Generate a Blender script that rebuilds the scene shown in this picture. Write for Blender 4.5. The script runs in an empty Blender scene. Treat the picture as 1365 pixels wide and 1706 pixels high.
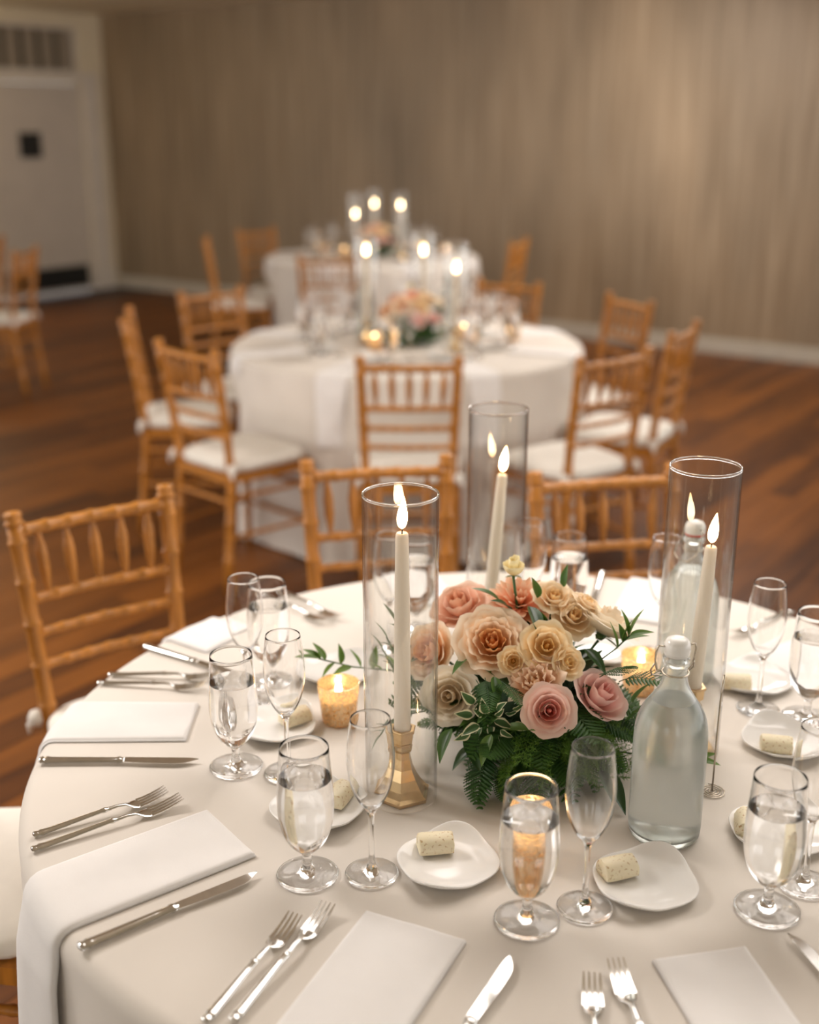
import bpy, math, random
import numpy as np
from mathutils import Vector, Matrix, Quaternion

random.seed(7)
S = bpy.context.scene
C = S.collection
PI = math.pi
R_ = math.radians

# ------------------------------------------------------------------ camera
cam_d = bpy.data.cameras.new('camera')
cam = bpy.data.objects.new('camera', cam_d)
C.objects.link(cam)
S.camera = cam
cam.location = (0, 0, 1.675)
cam.rotation_euler = (R_(90 - 18), 0, 0)
cam_d.sensor_fit = 'HORIZONTAL'
cam_d.sensor_width = 36.0
cam_d.lens = 2000 / 1365 * 36
cam_d.clip_start = .05
cam_d.dof.use_dof = True
cam_d.dof.focus_distance = 1.62
cam_d.dof.aperture_fstop = 2.45

# ------------------------------------------------------------------ world, lights, exposure
W = bpy.data.worlds.new('daylight'); S.world = W
W.use_nodes = True
bg = W.node_tree.nodes['Background']
bg.inputs[0].default_value = (1.0, .98, .955, 1)
bg.inputs[1].default_value = 1.2

def area(name, loc, target, size, size_y, power, col):
    d = bpy.data.lights.new(name, 'AREA')
    d.shape = 'RECTANGLE'; d.size = size; d.size_y = size_y
    d.energy = power; d.color = col
    o = bpy.data.objects.new(name, d); C.objects.link(o)
    o.location = loc
    v = Vector(target) - Vector(loc)
    o.rotation_euler = v.to_track_quat('-Z', 'Y').to_euler()
    return o
WARM = (1.0, .93, .875)
area('ceiling_light', (.60, 2.25, 2.62), (.15, 1.4, .75), 2.2, 2.2, 36, WARM)
area('ceiling_light', (1.3, 6.0, 2.62), (.2, 5.2, .75), .9, .9, 38, WARM)
area('ceiling_light', (1.3, 8.0, 2.62), (.9, 8.8, .7), 1.2, 1.2, 36, WARM)
area('ceiling_light', (-2.2, 2.6, 2.62), (-1.9, 2.6, 0), .9, .9, 34, WARM)
pd = bpy.data.lights.new('ceiling_fill_light', 'POINT'); pd.energy = 9; pd.color = (1, .80, .52); pd.shadow_soft_size = .18  # unseen warm fill added to brighten the far left ceiling, no fixture here
po = bpy.data.objects.new('ceiling_fill_light', pd); C.objects.link(po); po.location = (-4.1, 10.2, 2.3)

S.view_settings.view_transform = 'Standard'
S.view_settings.look = 'None'
S.view_settings.exposure = 1.0
S.view_settings.gamma = 1.0
S.view_settings.use_curve_mapping = False
cy = S.cycles
cy.max_bounces = 20; cy.transmission_bounces = 18; cy.glossy_bounces = 8
cy.diffuse_bounces = 4; cy.transparent_max_bounces = 24
cy.sample_clamp_indirect = 4.0
cy.blur_glossy = .6
cy.use_denoising = True

# ------------------------------------------------------------------ object helpers
def tag(o, label=None, cat=None, group=None, kind=None):
    if label: o['label'] = label
    if cat: o['category'] = cat
    if group: o['group'] = group
    if kind: o['kind'] = kind
    return o

def link(o, parent=None):
    C.objects.link(o)
    if parent is not None: o.parent = parent
    return o

def empty(name, loc=(0, 0, 0), rz=0.0, label=None, cat=None, group=None):
    o = bpy.data.objects.new(name, None)
    o.empty_display_size = .05
    o.location = loc; o.rotation_euler = (0, 0, rz)
    link(o)
    return tag(o, label, cat, group)

def ob(name, me, parent=None, loc=(0, 0, 0), rz=None, M=None):
    o = bpy.data.objects.new(name, me)
    link(o, parent)
    if M is not None: o.matrix_local = M
    else:
        o.location = loc
        if rz is not None: o.rotation_euler = (0, 0, rz)
    return o

def dup(o, parent=None):
    c = o.copy(); C.objects.link(c)
    if parent is not None: c.parent = parent
    for ch in list(o.children): dup(ch, c)
    return c

def place(proto, used, loc, rz=0.0, label=None, group=None, cat=None, scale=None):
    """first call moves the prototype itself, later calls copy it with its parts"""
    o = proto if not used else dup(proto)
    used.append(1)
    o.location = loc; o.rotation_euler = (0, 0, rz)
    if scale: o.scale = (scale,) * 3
    for k in ('label', 'group', 'category'):
        if k in o: del o[k]
    tag(o, label, cat, group)
    return o

class G:
    """collects geometry for one mesh"""
    def __init__(s): s.v = []; s.f = []; s.m = []; s.mi = 0; s.t = []
    def add(s, v, f, t=None):
        n = len(s.v); s.v += [tuple(p) for p in v]
        s.f += [tuple(i + n for i in q) for q in f]; s.m += [s.mi] * len(f)
        s.t += list(t) if t is not None else [0.0] * len(v)
        return s
    def box(s, x0, x1, y0, y1, z0, z1, M=None):
        v = [(x, y, z) for x in (x0, x1) for y in (y0, y1) for z in (z0, z1)]
        if M is not None: v = [M @ Vector(p) for p in v]
        return s.add(v, [(0, 1, 3, 2), (4, 6, 7, 5), (0, 4, 5, 1), (2, 3, 7, 6), (0, 2, 6, 4), (1, 5, 7, 3)])
    def lathe(s, prof, n=32, M=None, phase=0.0):
        v = []; f = []; idx = []
        for r, z in prof:
            if r < 1e-7:
                idx.append([len(v)] * n); v.append((0, 0, z))
            else:
                b = len(v); idx.append([b + i for i in range(n)])
                v += [(r * math.cos(2 * PI * i / n + phase), r * math.sin(2 * PI * i / n + phase), z) for i in range(n)]
        for a, b in zip(idx, idx[1:]):
            for i in range(n):
                j = (i + 1) % n
                q = []
                for k in (a[i], a[j], b[j], b[i]):
                    if k not in q: q.append(k)
                if len(q) > 2: f.append(tuple(q))
        if M is not None: v = [M @ Vector(p) for p in v]
        return s.add(v, f)
    def tube(s, pts, rad, n=8, caps=True, flat=1.0):
        pts = [Vector(p) for p in pts]
        if not hasattr(rad, '__len__'): rad = [rad] * len(pts)
        v = []; f = []; up = None
        for i, p in enumerate(pts):
            a = pts[max(i - 1, 0)]; b = pts[min(i + 1, len(pts) - 1)]
            d = (b - a).normalized()
            if up is None:
                up = d.orthogonal().normalized()
            up = (up - d * up.dot(d)).normalized()
            w = d.cross(up)
            for k in range(n):
                an = 2 * PI * k / n
                v.append(p + (up * math.cos(an) + w * math.sin(an) * flat) * rad[i])
        m = len(pts)
        for i in range(m - 1):
            for k in range(n):
                j = (k + 1) % n
                f.append((i * n + k, i * n + j, (i + 1) * n + j, (i + 1) * n + k))
        if caps:
            f.append(tuple(reversed(range(n)))); f.append(tuple((m - 1) * n + k for k in range(n)))
        return s.add(v, f)
    def grid(s, fn, nu, nv, closed_v=False):
        v = []; f = []; t = []
        for i in range(nu + 1):
            for j in range(nv + (0 if closed_v else 1)):
                p = fn(i / nu, j / nv); v.append(p[:3]); t.append(p[3] if len(p) > 3 else i / nu)
        w = nv if closed_v else nv + 1
        for i in range(nu):
            for j in range(nv):
                k = (j + 1) % w if closed_v else j + 1
                f.append((i * w + j, (i + 1) * w + j, (i + 1) * w + k, i * w + k))
        return s.add(v, f, t)
    def mesh(s, name, mats, smooth=True, angle=None, attr=False):
        me = bpy.data.meshes.new(name)
        me.from_pydata(s.v, [], s.f)
        if not isinstance(mats, (list, tuple)): mats = [mats]
        for m in mats: me.materials.append(m)
        if len(mats) > 1: me.polygons.foreach_set('material_index', s.m)
        if attr:
            a = me.attributes.new('along', 'FLOAT', 'POINT'); a.data.foreach_set('value', s.t)
        me.polygons.foreach_set('use_smooth', [smooth] * len(me.polygons))
        me.update()
        if smooth and angle:
            me.set_sharp_from_angle(angle=R_(angle))
        return me

def spline(pts, k=4):
    """Catmull-Rom through profile points"""
    P = [np.array(p, float) for p in pts]; out = []
    for i in range(len(P) - 1):
        p0 = P[max(i - 1, 0)]; p1 = P[i]; p2 = P[i + 1]; p3 = P[min(i + 2, len(P) - 1)]
        for j in range(k):
            t = j / k
            q = .5 * (2 * p1 + (p2 - p0) * t + (2 * p0 - 5 * p1 + 4 * p2 - p3) * t * t + (3 * p1 - p0 - 3 * p2 + p3) * t ** 3)
            out.append(tuple(q))
    out.append(tuple(P[-1]))
    return out

def aim(loc, d, roll=0.0, s=1.0):
    """matrix whose +Z looks along d"""
    q = Vector(d).normalized().to_track_quat('Z', 'Y') @ Quaternion((0, 0, 1), roll)
    return Matrix.Translation(loc) @ q.to_matrix().to_4x4() @ Matrix.Scale(s, 4)

# ------------------------------------------------------------------ materials
def new_mat(name):
    m = bpy.data.materials.new(name); m.use_nodes = True
    nt = m.node_tree
    return m, nt, nt.nodes['Principled BSDF'], nt.nodes['Material Output']

def nd(nt, kind, **kw):
    n = nt.nodes.new(kind)
    for k, v in kw.items():
        if k[0] == '_': n.inputs[int(k[1:])].default_value = v
        else: setattr(n, k, v)
    return n

def pm(name, col, rough=.5, metal=0.0, noise=0.0, nscale=20.0, bump=0.0, bscale=60.0, spec=.5, stretch=(1, 1, 1)):
    """principled with a little procedural variation in colour and relief"""
    m, nt, b, out = new_mat(name)
    b.inputs['Base Color'].default_value = (*col, 1)
    b.inputs['Roughness'].default_value = rough
    b.inputs['Metallic'].default_value = metal
    b.inputs['Specular IOR Level'].default_value = spec
    tc = nd(nt, 'ShaderNodeTexCoord')
    mp = nd(nt, 'ShaderNodeMapping'); mp.inputs['Scale'].default_value = stretch
    nt.links.new(tc.outputs['Object'], mp.inputs[0])
    if noise:
        t = nd(nt, 'ShaderNodeTexNoise'); t.inputs['Scale'].default_value = nscale; t.inputs['Detail'].default_value = 3
        nt.links.new(mp.outputs[0], t.inputs['Vector'])
        r = nd(nt, 'ShaderNodeValToRGB')
        r.color_ramp.elements[0].position = .3; r.color_ramp.elements[1].position = .7
        r.color_ramp.elements[0].color = (*[c * (1 - noise) for c in col], 1)
        r.color_ramp.elements[1].color = (*[min(1, c * (1 + noise)) for c in col], 1)
        nt.links.new(t.outputs[0], r.inputs[0]); nt.links.new(r.outputs[0], b.inputs['Base Color'])
    if bump:
        t = nd(nt, 'ShaderNodeTexNoise'); t.inputs['Scale'].default_value = bscale; t.inputs['Detail'].default_value = 4
        nt.links.new(mp.outputs[0], t.inputs['Vector'])
        bp = nd(nt, 'ShaderNodeBump'); bp.inputs['Strength'].default_value = bump; bp.inputs['Distance'].default_value = .01
        nt.links.new(t.outputs[0], bp.inputs['Height']); nt.links.new(bp.outputs[0], b.inputs['Normal'])
    return m

def glass_mat(name, ior=1.45, rough=0.0, col=(1, 1, 1), haze=0.0):
    m, nt, b, out = new_mat(name)
    nt.nodes.remove(b)
    g = nd(nt, 'ShaderNodeBsdfGlass')
    g.inputs['Color'].default_value = (*col, 1); g.inputs['Roughness'].default_value = rough; g.inputs['IOR'].default_value = ior
    if haze:
        d = nd(nt, 'ShaderNodeBsdfDiffuse'); d.inputs[0].default_value = (.86, .88, .87, 1)
        t = nd(nt, 'ShaderNodeBsdfTranslucent'); t.inputs[0].default_value = (.86, .88, .87, 1)
        a = nd(nt, 'ShaderNodeMixShader'); a.inputs[0].default_value = .5
        nt.links.new(d.outputs[0], a.inputs[1]); nt.links.new(t.outputs[0], a.inputs[2])
        n = nd(nt, 'ShaderNodeTexNoise'); n.inputs['Scale'].default_value = 320; n.inputs['Detail'].default_value = 3
        tc = nd(nt, 'ShaderNodeTexCoord'); nt.links.new(tc.outputs['Object'], n.inputs['Vector'])
        mr = nd(nt, 'ShaderNodeMapRange'); mr.inputs['To Min'].default_value = haze * .6; mr.inputs['To Max'].default_value = haze * 1.4
        nt.links.new(n.outputs[0], mr.inputs['Value'])
        x = nd(nt, 'ShaderNodeMixShader')
        nt.links.new(mr.outputs[0], x.inputs[0]); nt.links.new(g.outputs[0], x.inputs[1]); nt.links.new(a.outputs[0], x.inputs[2])
        nt.links.new(x.outputs[0], out.inputs[0])
    else:
        nt.links.new(g.outputs[0], out.inputs[0])
    return m

def leafy(name, col, col2=None, trans=.3, rough=.5, grad=False, spec=.4):
    """thin petal / leaf: reflects and lets some light through; 'along' runs from base (0) to edge (1)"""
    m, nt, b, out = new_mat(name)
    b.inputs['Base Color'].default_value = (*col, 1); b.inputs['Roughness'].default_value = rough
    b.inputs['Specular IOR Level'].default_value = spec
    t = nd(nt, 'ShaderNodeBsdfTranslucent'); t.inputs[0].default_value = (*col, 1)
    x = nd(nt, 'ShaderNodeMixShader'); x.inputs[0].default_value = trans
    if col2:
        a = nd(nt, 'ShaderNodeAttribute', attribute_name='along')
        r = nd(nt, 'ShaderNodeValToRGB')
        r.color_ramp.elements[0].position = .35; r.color_ramp.elements[1].position = .97
        r.color_ramp.elements[0].color = (*col, 1); r.color_ramp.elements[1].color = (*col2, 1)
        nt.links.new(a.outputs['Fac'], r.inputs[0])
        nt.links.new(r.outputs[0], b.inputs['Base Color']); nt.links.new(r.outputs[0], t.inputs[0])
    nt.links.new(b.outputs[0], x.inputs[1]); nt.links.new(t.outputs[0], x.inputs[2])
    nt.links.new(x.outputs[0], out.inputs[0])
    return m

def flame_mat(name, strength):
    m, nt, b, out = new_mat(name)
    nt.nodes.remove(b)
    e = nd(nt, 'ShaderNodeEmission')
    a = nd(nt, 'ShaderNodeAttribute', attribute_name='along')
    r = nd(nt, 'ShaderNodeValToRGB')
    el = r.color_ramp.elements
    el[0].position = 0; el[0].color = (1, .42, .12, 1)
    el[1].position = 1; el[1].color = (1, .50, .18, 1)
    k = el.new(.25); k.color = (1, .78, .45, 1)
    k = el.new(.7); k.color = (1, .74, .40, 1)
    nt.links.new(a.outputs['Fac'], r.inputs[0]); nt.links.new(r.outputs[0], e.inputs[0])
    e.inputs[1].default_value = strength
    nt.links.new(e.outputs[0], out.inputs[0])
    return m

def wall_mat():
    m, nt, b, out = new_mat('streaked_wallcovering')
    tc = nd(nt, 'ShaderNodeTexCoord')
    def streak(scale, st, detail, seed):
        mp = nd(nt, 'ShaderNodeMapping'); mp.inputs['Scale'].default_value = st; mp.inputs['Location'].default_value = (seed, 0, seed)
        nt.links.new(tc.outputs['Object'], mp.inputs[0])
        t = nd(nt, 'ShaderNodeTexNoise'); t.inputs['Scale'].default_value = scale; t.inputs['Detail'].default_value = detail
        nt.links.new(mp.outputs[0], t.inputs['Vector'])
        return t
    a = streak(26, (1, 1, .035), 6, 0); c = streak(1.6, (1, 1, .35), 4, 4)
    r1 = nd(nt, 'ShaderNodeValToRGB'); r2 = nd(nt, 'ShaderNodeValToRGB')
    e = r1.color_ramp.elements
    e[0].position = .25; e[0].color = (.200, .138, .078, 1); e[1].position = .80; e[1].color = (.42, .332, .230, 1)
    e = r2.color_ramp.elements
    e[0].position = .3; e[0].color = (.72, .70, .68, 1); e[1].position = .7; e[1].color = (1.14, 1.10, 1.06, 1)
    nt.links.new(a.outputs[0], r1.inputs[0]); nt.links.new(c.outputs[0], r2.inputs[0])
    mx = nd(nt, 'ShaderNodeMix', data_type='RGBA', blend_type='MULTIPLY'); mx.inputs[0].default_value = 1
    nt.links.new(r1.outputs[0], mx.inputs[6]); nt.links.new(r2.outputs[0], mx.inputs[7])
    nt.links.new(mx.outputs[2], b.inputs['Base Color'])
    b.inputs['Roughness'].default_value = .55
    bp = nd(nt, 'ShaderNodeBump'); bp.inputs['Strength'].default_value = .1; bp.inputs['Distance'].default_value = .004
    nt.links.new(a.outputs[0], bp.inputs['Height']); nt.links.new(bp.outputs[0], b.inputs['Normal'])
    return m

def plank_mat():
    m, nt, b, out = new_mat('stained_oak_plank')
    oi = nd(nt, 'ShaderNodeObjectInfo'); tc = nd(nt, 'ShaderNodeTexCoord')
    mp = nd(nt, 'ShaderNodeMapping'); mp.inputs['Scale'].default_value = (14, .9, 6)
    ad = nd(nt, 'ShaderNodeVectorMath', operation='ADD')
    nt.links.new(tc.outputs['Object'], ad.inputs[0]); nt.links.new(oi.outputs['Location'], ad.inputs[1])
    nt.links.new(ad.outputs[0], mp.inputs[0])
    t = nd(nt, 'ShaderNodeTexNoise'); t.inputs['Scale'].default_value = 2.2; t.inputs['Detail'].default_value = 6
    nt.links.new(mp.outputs[0], t.inputs['Vector'])
    mm = nd(nt, 'ShaderNodeMath', operation='MULTIPLY_ADD'); mm.inputs[1].default_value = .6; mm.inputs[2].default_value = -.3
    nt.links.new(oi.outputs['Random'], mm.inputs[0])
    ad2 = nd(nt, 'ShaderNodeMath', operation='ADD')
    nt.links.new(mm.outputs[0], ad2.inputs[0]); nt.links.new(t.outputs[0], ad2.inputs[1])
    r = nd(nt, 'ShaderNodeValToRGB'); e = r.color_ramp.elements
    e[0].position = .15; e[0].color = (.060, .018, .0045, 1); e[1].position = .9; e[1].color = (.25, .082, .012, 1)
    nt.links.new(ad2.outputs[0], r.inputs[0]); nt.links.new(r.outputs[0], b.inputs['Base Color'])
    b.inputs['Roughness'].default_value = .46; b.inputs['Specular IOR Level'].default_value = .35
    bp = nd(nt, 'ShaderNodeBump'); bp.inputs['Strength'].default_value = .15; bp.inputs['Distance'].default_value = .004
    nt.links.new(t.outputs[0], bp.inputs['Height']); nt.links.new(bp.outputs[0], b.inputs['Normal'])
    return m

M_wall = wall_mat()
M_plank = plank_mat()
M_sub = pm('dark_subfloor', (.05, .02, .008), .6, noise=.3)
M_ceil = pm('cream_ceiling_paint', (.72, .63, .46), .8, noise=.04, nscale=3)
M_white = pm('painted_white_trim', (.66, .60, .52), .5, noise=.04, nscale=4)
M_door = pm('painted_door', (.58, .52, .45), .45, noise=.04, nscale=4)
M_louver = pm('grey_louvre', (.30, .25, .19), .5, noise=.1)
M_black = pm('black_metal', (.012, .012, .011), .5, noise=.2)
M_steel = pm('brushed_steel', (.42, .40, .37), .35, .8, noise=.1, nscale=90)
M_base = pm('pale_baseboard', (.50, .45, .37), .5, noise=.06, nscale=5)
M_gold = pm('gold_lacquered_wood', (.43, .168, .024), .34, noise=.25, nscale=9, stretch=(6, 6, 1))
M_cush = pm('ivory_cushion_cloth', (.80, .76, .69), .85, noise=.03, bump=.08, bscale=400)
M_cloth = pm('ivory_table_linen', (.735, .68, .615), .85, noise=.03, nscale=6, bump=.05, bscale=700)
M_napk = pm('white_napkin_linen', (.83, .805, .785), .85, noise=.02, bump=.06, bscale=500)
M_silver = pm('polished_silverware', (.83, .825, .81), .13, 1.0, noise=.06, nscale=80)
M_china = pm('white_glazed_china', (.84, .82, .79), .12, noise=.02)
M_glass = glass_mat('clear_stemware_glass', 1.42)
def thin_glass(name):
    """thin blown cylinder: passes light straight through, mirrors at glancing angles"""
    m, nt, b, out = new_mat(name); nt.nodes.remove(b)
    lw = nd(nt, 'ShaderNodeLayerWeight'); lw.inputs['Blend'].default_value = .5
    p = nd(nt, 'ShaderNodeMath', operation='POWER'); p.inputs[1].default_value = 3.0
    f = nd(nt, 'ShaderNodeMath', operation='MULTIPLY_ADD'); f.inputs[1].default_value = .85; f.inputs[2].default_value = .05
    t = nd(nt, 'ShaderNodeBsdfTransparent'); t.inputs[0].default_value = (.985, .985, .98, 1)
    r = nd(nt, 'ShaderNodeValToRGB'); e = r.color_ramp.elements   # longer way through the wall near the silhouette
    e[0].position = .72; e[0].color = (.99, .99, .985, 1); e[1].position = 1.0; e[1].color = (.50, .47, .43, 1)
    nt.links.new(lw.outputs['Facing'], r.inputs[0]); nt.links.new(r.outputs[0], t.inputs[0])
    gl = nd(nt, 'ShaderNodeBsdfGlossy'); gl.inputs['Roughness'].default_value = .0
    x = nd(nt, 'ShaderNodeMixShader')
    nt.links.new(lw.outputs['Facing'], p.inputs[0]); nt.links.new(p.outputs[0], f.inputs[0]); nt.links.new(f.outputs[0], x.inputs[0])
    nt.links.new(t.outputs[0], x.inputs[1]); nt.links.new(gl.outputs[0], x.inputs[2]); nt.links.new(x.outputs[0], out.inputs[0])
    return m
M_vase = thin_glass('clear_hurricane_glass')
M_water = glass_mat('water', 1.33)
M_bottle = glass_mat('condensation_fogged_glass', 1.36, .17, (.975, .985, .975), .14)
M_wax = leafy('ivory_wax', (.92, .85, .75), trans=.3, rough=.4)
M_wick = pm('burnt_wick', (.02, .016, .012), .9, noise=.3)
M_flame = flame_mat('candle_flame', 15)
M_brass = pm('satin_gold_metal', (.66, .47, .25), .27, 1.0, noise=.1, nscale=60, bump=.02)
M_wire = pm('bail_wire', (.52, .46, .38), .25, 1.0, noise=.1)
M_porc = pm('white_porcelain', (.86, .84, .80), .2, noise=.02)
M_red = pm('red_rubber', (.65, .10, .07), .6, noise=.1)
M_clearrub = pm('pale_rubber', (.78, .75, .70), .6, noise=.05)
M_bowl = pm('grey_stoneware', (.20, .20, .19), .6, noise=.15, bump=.1)
M_foam = pm('dark_floral_foam', (.02, .05, .018), .9, noise=.4, bump=.3)

def butter_mat():
    m, nt, b, out = new_mat('herb_butter')
    tc = nd(nt, 'ShaderNodeTexCoord')
    t = nd(nt, 'ShaderNodeTexNoise'); t.inputs['Scale'].default_value = 250; t.inputs['Detail'].default_value = 2
    nt.links.new(tc.outputs['Object'], t.inputs['Vector'])
    r = nd(nt, 'ShaderNodeValToRGB'); e = r.color_ramp.elements
    e[0].position = .59; e[0].color = (.84, .75, .54, 1); e[1].position = .71; e[1].color = (.50, .31, .12, 1)
    nt.links.new(t.outputs[0], r.inputs[0]); nt.links.new(r.outputs[0], b.inputs['Base Color'])
    b.inputs['Roughness'].default_value = .5
    b.inputs['Subsurface Weight'].default_value = .15; b.inputs['Subsurface Radius'].default_value = (.006, .004, .002)
    return m
M_butter = butter_mat()

def mercury_mat():
    m, nt, b, out = new_mat('mercury_gold_glass')
    tc = nd(nt, 'ShaderNodeTexCoord')
    t = nd(nt, 'ShaderNodeTexNoise'); t.inputs['Scale'].default_value = 260; t.inputs['Detail'].default_value = 3
    nt.links.new(tc.outputs['Object'], t.inputs['Vector'])
    r = nd(nt, 'ShaderNodeValToRGB'); e = r.color_ramp.elements
    e[0].position = .46; e[0].color = (.35, .35, .35, 1); e[1].position = .62; e[1].color = (1, 1, 1, 1)
    nt.links.new(t.outputs[0], r.inputs[0])
    b.inputs['Base Color'].default_value = (.92, .74, .48, 1); b.inputs['Metallic'].default_value = .7; b.inputs['Roughness'].default_value = .25
    tr = nd(nt, 'ShaderNodeBsdfTranslucent'); tr.inputs[0].default_value = (1.0, .84, .60, 1)
    x = nd(nt, 'ShaderNodeMixShader')
    nt.links.new(r.outputs[0], x.inputs[0]); nt.links.new(b.outputs[0], x.inputs[1]); nt.links.new(tr.outputs[0], x.inputs[2])
    nt.links.new(x.outputs[0], out.inputs[0])
    return m
M_mercury = mercury_mat()

# ------------------------------------------------------------------ the room
CORNER = Vector((-3.12, 13.02, 0))
WD = Vector((.811, -.585, 0))            # along the big wall, towards the right
LD = Vector((-.585, -.811, 0))           # along the door wall, towards the camera
H_ROOM = 2.70
def frame(o, xdir):
    ydir = Vector((-xdir.y, xdir.x, 0))
    return Matrix(((xdir.x, ydir.x, 0, o.x), (xdir.y, ydir.y, 0, o.y), (0, 0, 1, o.z), (0, 0, 0, 1)))
FW = frame(CORNER, WD)                   # local x along wall, +y away from the room
FL = frame(CORNER, -LD)                  # local -x towards the camera, +y away from the room

def structure(name, me, M=None):
    o = ob(name, me, None, M=M if M is not None else Matrix.Identity(4))
    o['kind'] = 'structure'
    return o
structure('wall_back', G().box(0, 10.5, 0, .12, 0, H_ROOM).mesh('wall_back', M_wall, False), FW)
g = G().box(0, 10.5, -.016, 0, .0, .10); g.box(0, 10.5, -.010, 0, .10, .115)
structure('baseboard_back', g.mesh('baseboard_back', M_base, False), FW)
# door wall, with the openings left in it
g = G()
g.box(-.30, .12, 0, .12, 0, H_ROOM); g.box(-4.2, -1.62, 0, .12, 0, H_ROOM)
g.box(-1.62, -.30, 0, .12, 2.04, 2.13); g.box(-1.62, -.30, 0, .12, 2.57, H_ROOM)
g.box(-1.62, -.30, .10, .12, 2.13, 2.57)
structure('wall_left', g.mesh('wall_left', M_ceil, False), FL)
g = G()
g.box(-.30, -.12, -.03, .0, .0, 2.06); g.box(-.33, -.09, -.045, 0, 0, .20)
g.box(-1.80, -1.62, -.03, .0, .0, 2.06); g.box(-1.80, -.12, -.035, 0, 2.06, 2.14)
structure('trim_1', g.mesh('door_casing', M_white, False), FL)
dr = structure('door_1', G().box(-1.615, -.305, .02, .065, .012, 2.035).mesh('door_1', M_door, False), FL)
ob('kick_grille', (lambda g: (g.box(-1.40, -.38, .008, .02, .05, .265), [g.box(-1.38, -.40, .000, .008, .06 + .026 * i, .074 + .026 * i) for i in range(8)], g)[2])(G()).mesh('kick_grille', M_black, False), dr)
ob('door_handle', (lambda g: (g.box(-1.57, -1.50, .012, .02, 1.0, 1.36), g.tube([(-1.535, .02, 1.05), (-1.535, -.035, 1.07), (-1.535, -.035, 1.30), (-1.535, .02, 1.32)], .012), g)[2])(G()).mesh('door_handle', M_steel, False), dr)
lv = structure('trim_2', (lambda g: (g.box(-1.62, -1.58, .02, .09, 2.13, 2.57), g.box(-.34, -.30, .02, .09, 2.13, 2.57), g.box(-1.62, -.30, .02, .09, 2.13, 2.16), g.box(-1.62, -.30, .02, .09, 2.54, 2.57), g)[4])(G()).mesh('louvre_frame', M_white, False), FL)
for i in range(6):
    x = -1.58 + i * .207
    ob('louvre_panel', G().box(x + .028, x + .179, .04, .06, 2.16, 2.54).mesh('louvre_panel', M_louver, False), lv)
ob('louvre_backing', G().box(-1.60, -.32, .08, .095, 2.14, 2.56).mesh('louvre_backing', M_black, False), lv)
g = G().box(-.125, .125, -.012, 0, -.12, .12); g.mi = 1; g.box(-.105, .105, -.015, -.012, -.10, .10)
o = ob('door_plaque', g.mesh('door_plaque', [M_black, M_black], False), None, M=FL @ Matrix.Translation((-.97, .02, 1.46)))
tag(o, 'small black square plaque at eye height on the white door', 'plaque')
g = G()
g.box(-8, 7, -4.12, -4, 0, .75); g.box(-8, 7, -4.12, -4, 2.45, H_ROOM)
for x0, x1 in ((-8, -3.2), (-1.7, .4), (1.9, 7)): g.box(x0, x1, -4.12, -4, .75, 2.45)
structure('wall_front', g.mesh('wall_front', M_ceil, False))
structure('ceiling', G().box(-8, 7, -4, 16, H_ROOM, H_ROOM + .1).mesh('ceiling', M_ceil, False))
fl = structure('floor', G().box(-8, 7, -4, 16, -.10, -.014).mesh('floor', M_sub, False))

# floor boards run away from the camera towards the big wall
PD = Vector((.585, .811, 0)); PN = Vector((.811, -.585, 0))
PW, PL = .125, 1.9
plank_me = [G().box(-PW / 2 + .0012, PW / 2 - .0012, -PL / 2 + .0015, PL / 2 - .0015, -.014, 0).mesh('plank', M_plank, False)]
planks = []
for i in range(-75, 76):
    off = (i * .618) % 1.0 * PL
    for j in range(-3, 10):
        c = PN * (i * PW) + PD * (j * PL + off)
        ok = False
        for e in (-.5, 0, .5):
            q = c + PD * (PL * e)
            if q.y < 1.5 or q.y > 13.1: continue
            if abs(q.x) < .36 * q.y + .35 and (q - CORNER).dot(Vector((.585, .811, 0))) < .05: ok = True
        if ok: planks.append(c)
def seen(c):                              # how large a board shows: near boards first, those under cloths last
    hid = min((c - Vector((x, y, 0))).length for x, y in ((.19, 1.66), (-.01, 5.19), (-.27, 8.73)))
    return c.length + (6 if hid < .6 else 0) + (5 if c.y < 2.0 and c.x > -.6 else 0)
planks.sort(key=seen)
rotp = math.atan2(-PD.x, PD.y)
for c in planks[:300]: ob('plank', plank_me[0], fl, c, rotp)
rest = G()
for c in planks[300:]:
    rest.box(-PW / 2 + .0012, PW / 2 - .0012, -PL / 2 + .0015, PL / 2 - .0015, -.014, 0, Matrix.Translation(c) @ Matrix.Rotation(rotp, 4, 'Z'))
if rest.v:
    o = ob('far_planks', rest.mesh('far_planks', M_plank, False), fl); o['kind'] = 'stuff'

# ------------------------------------------------------------------ tablecloths
NEAR = Vector((.190, 1.657, 0)); MID = Vector((-.012, 5.19, 0)); FAR = Vector((-.27, 8.73, 0))
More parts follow.
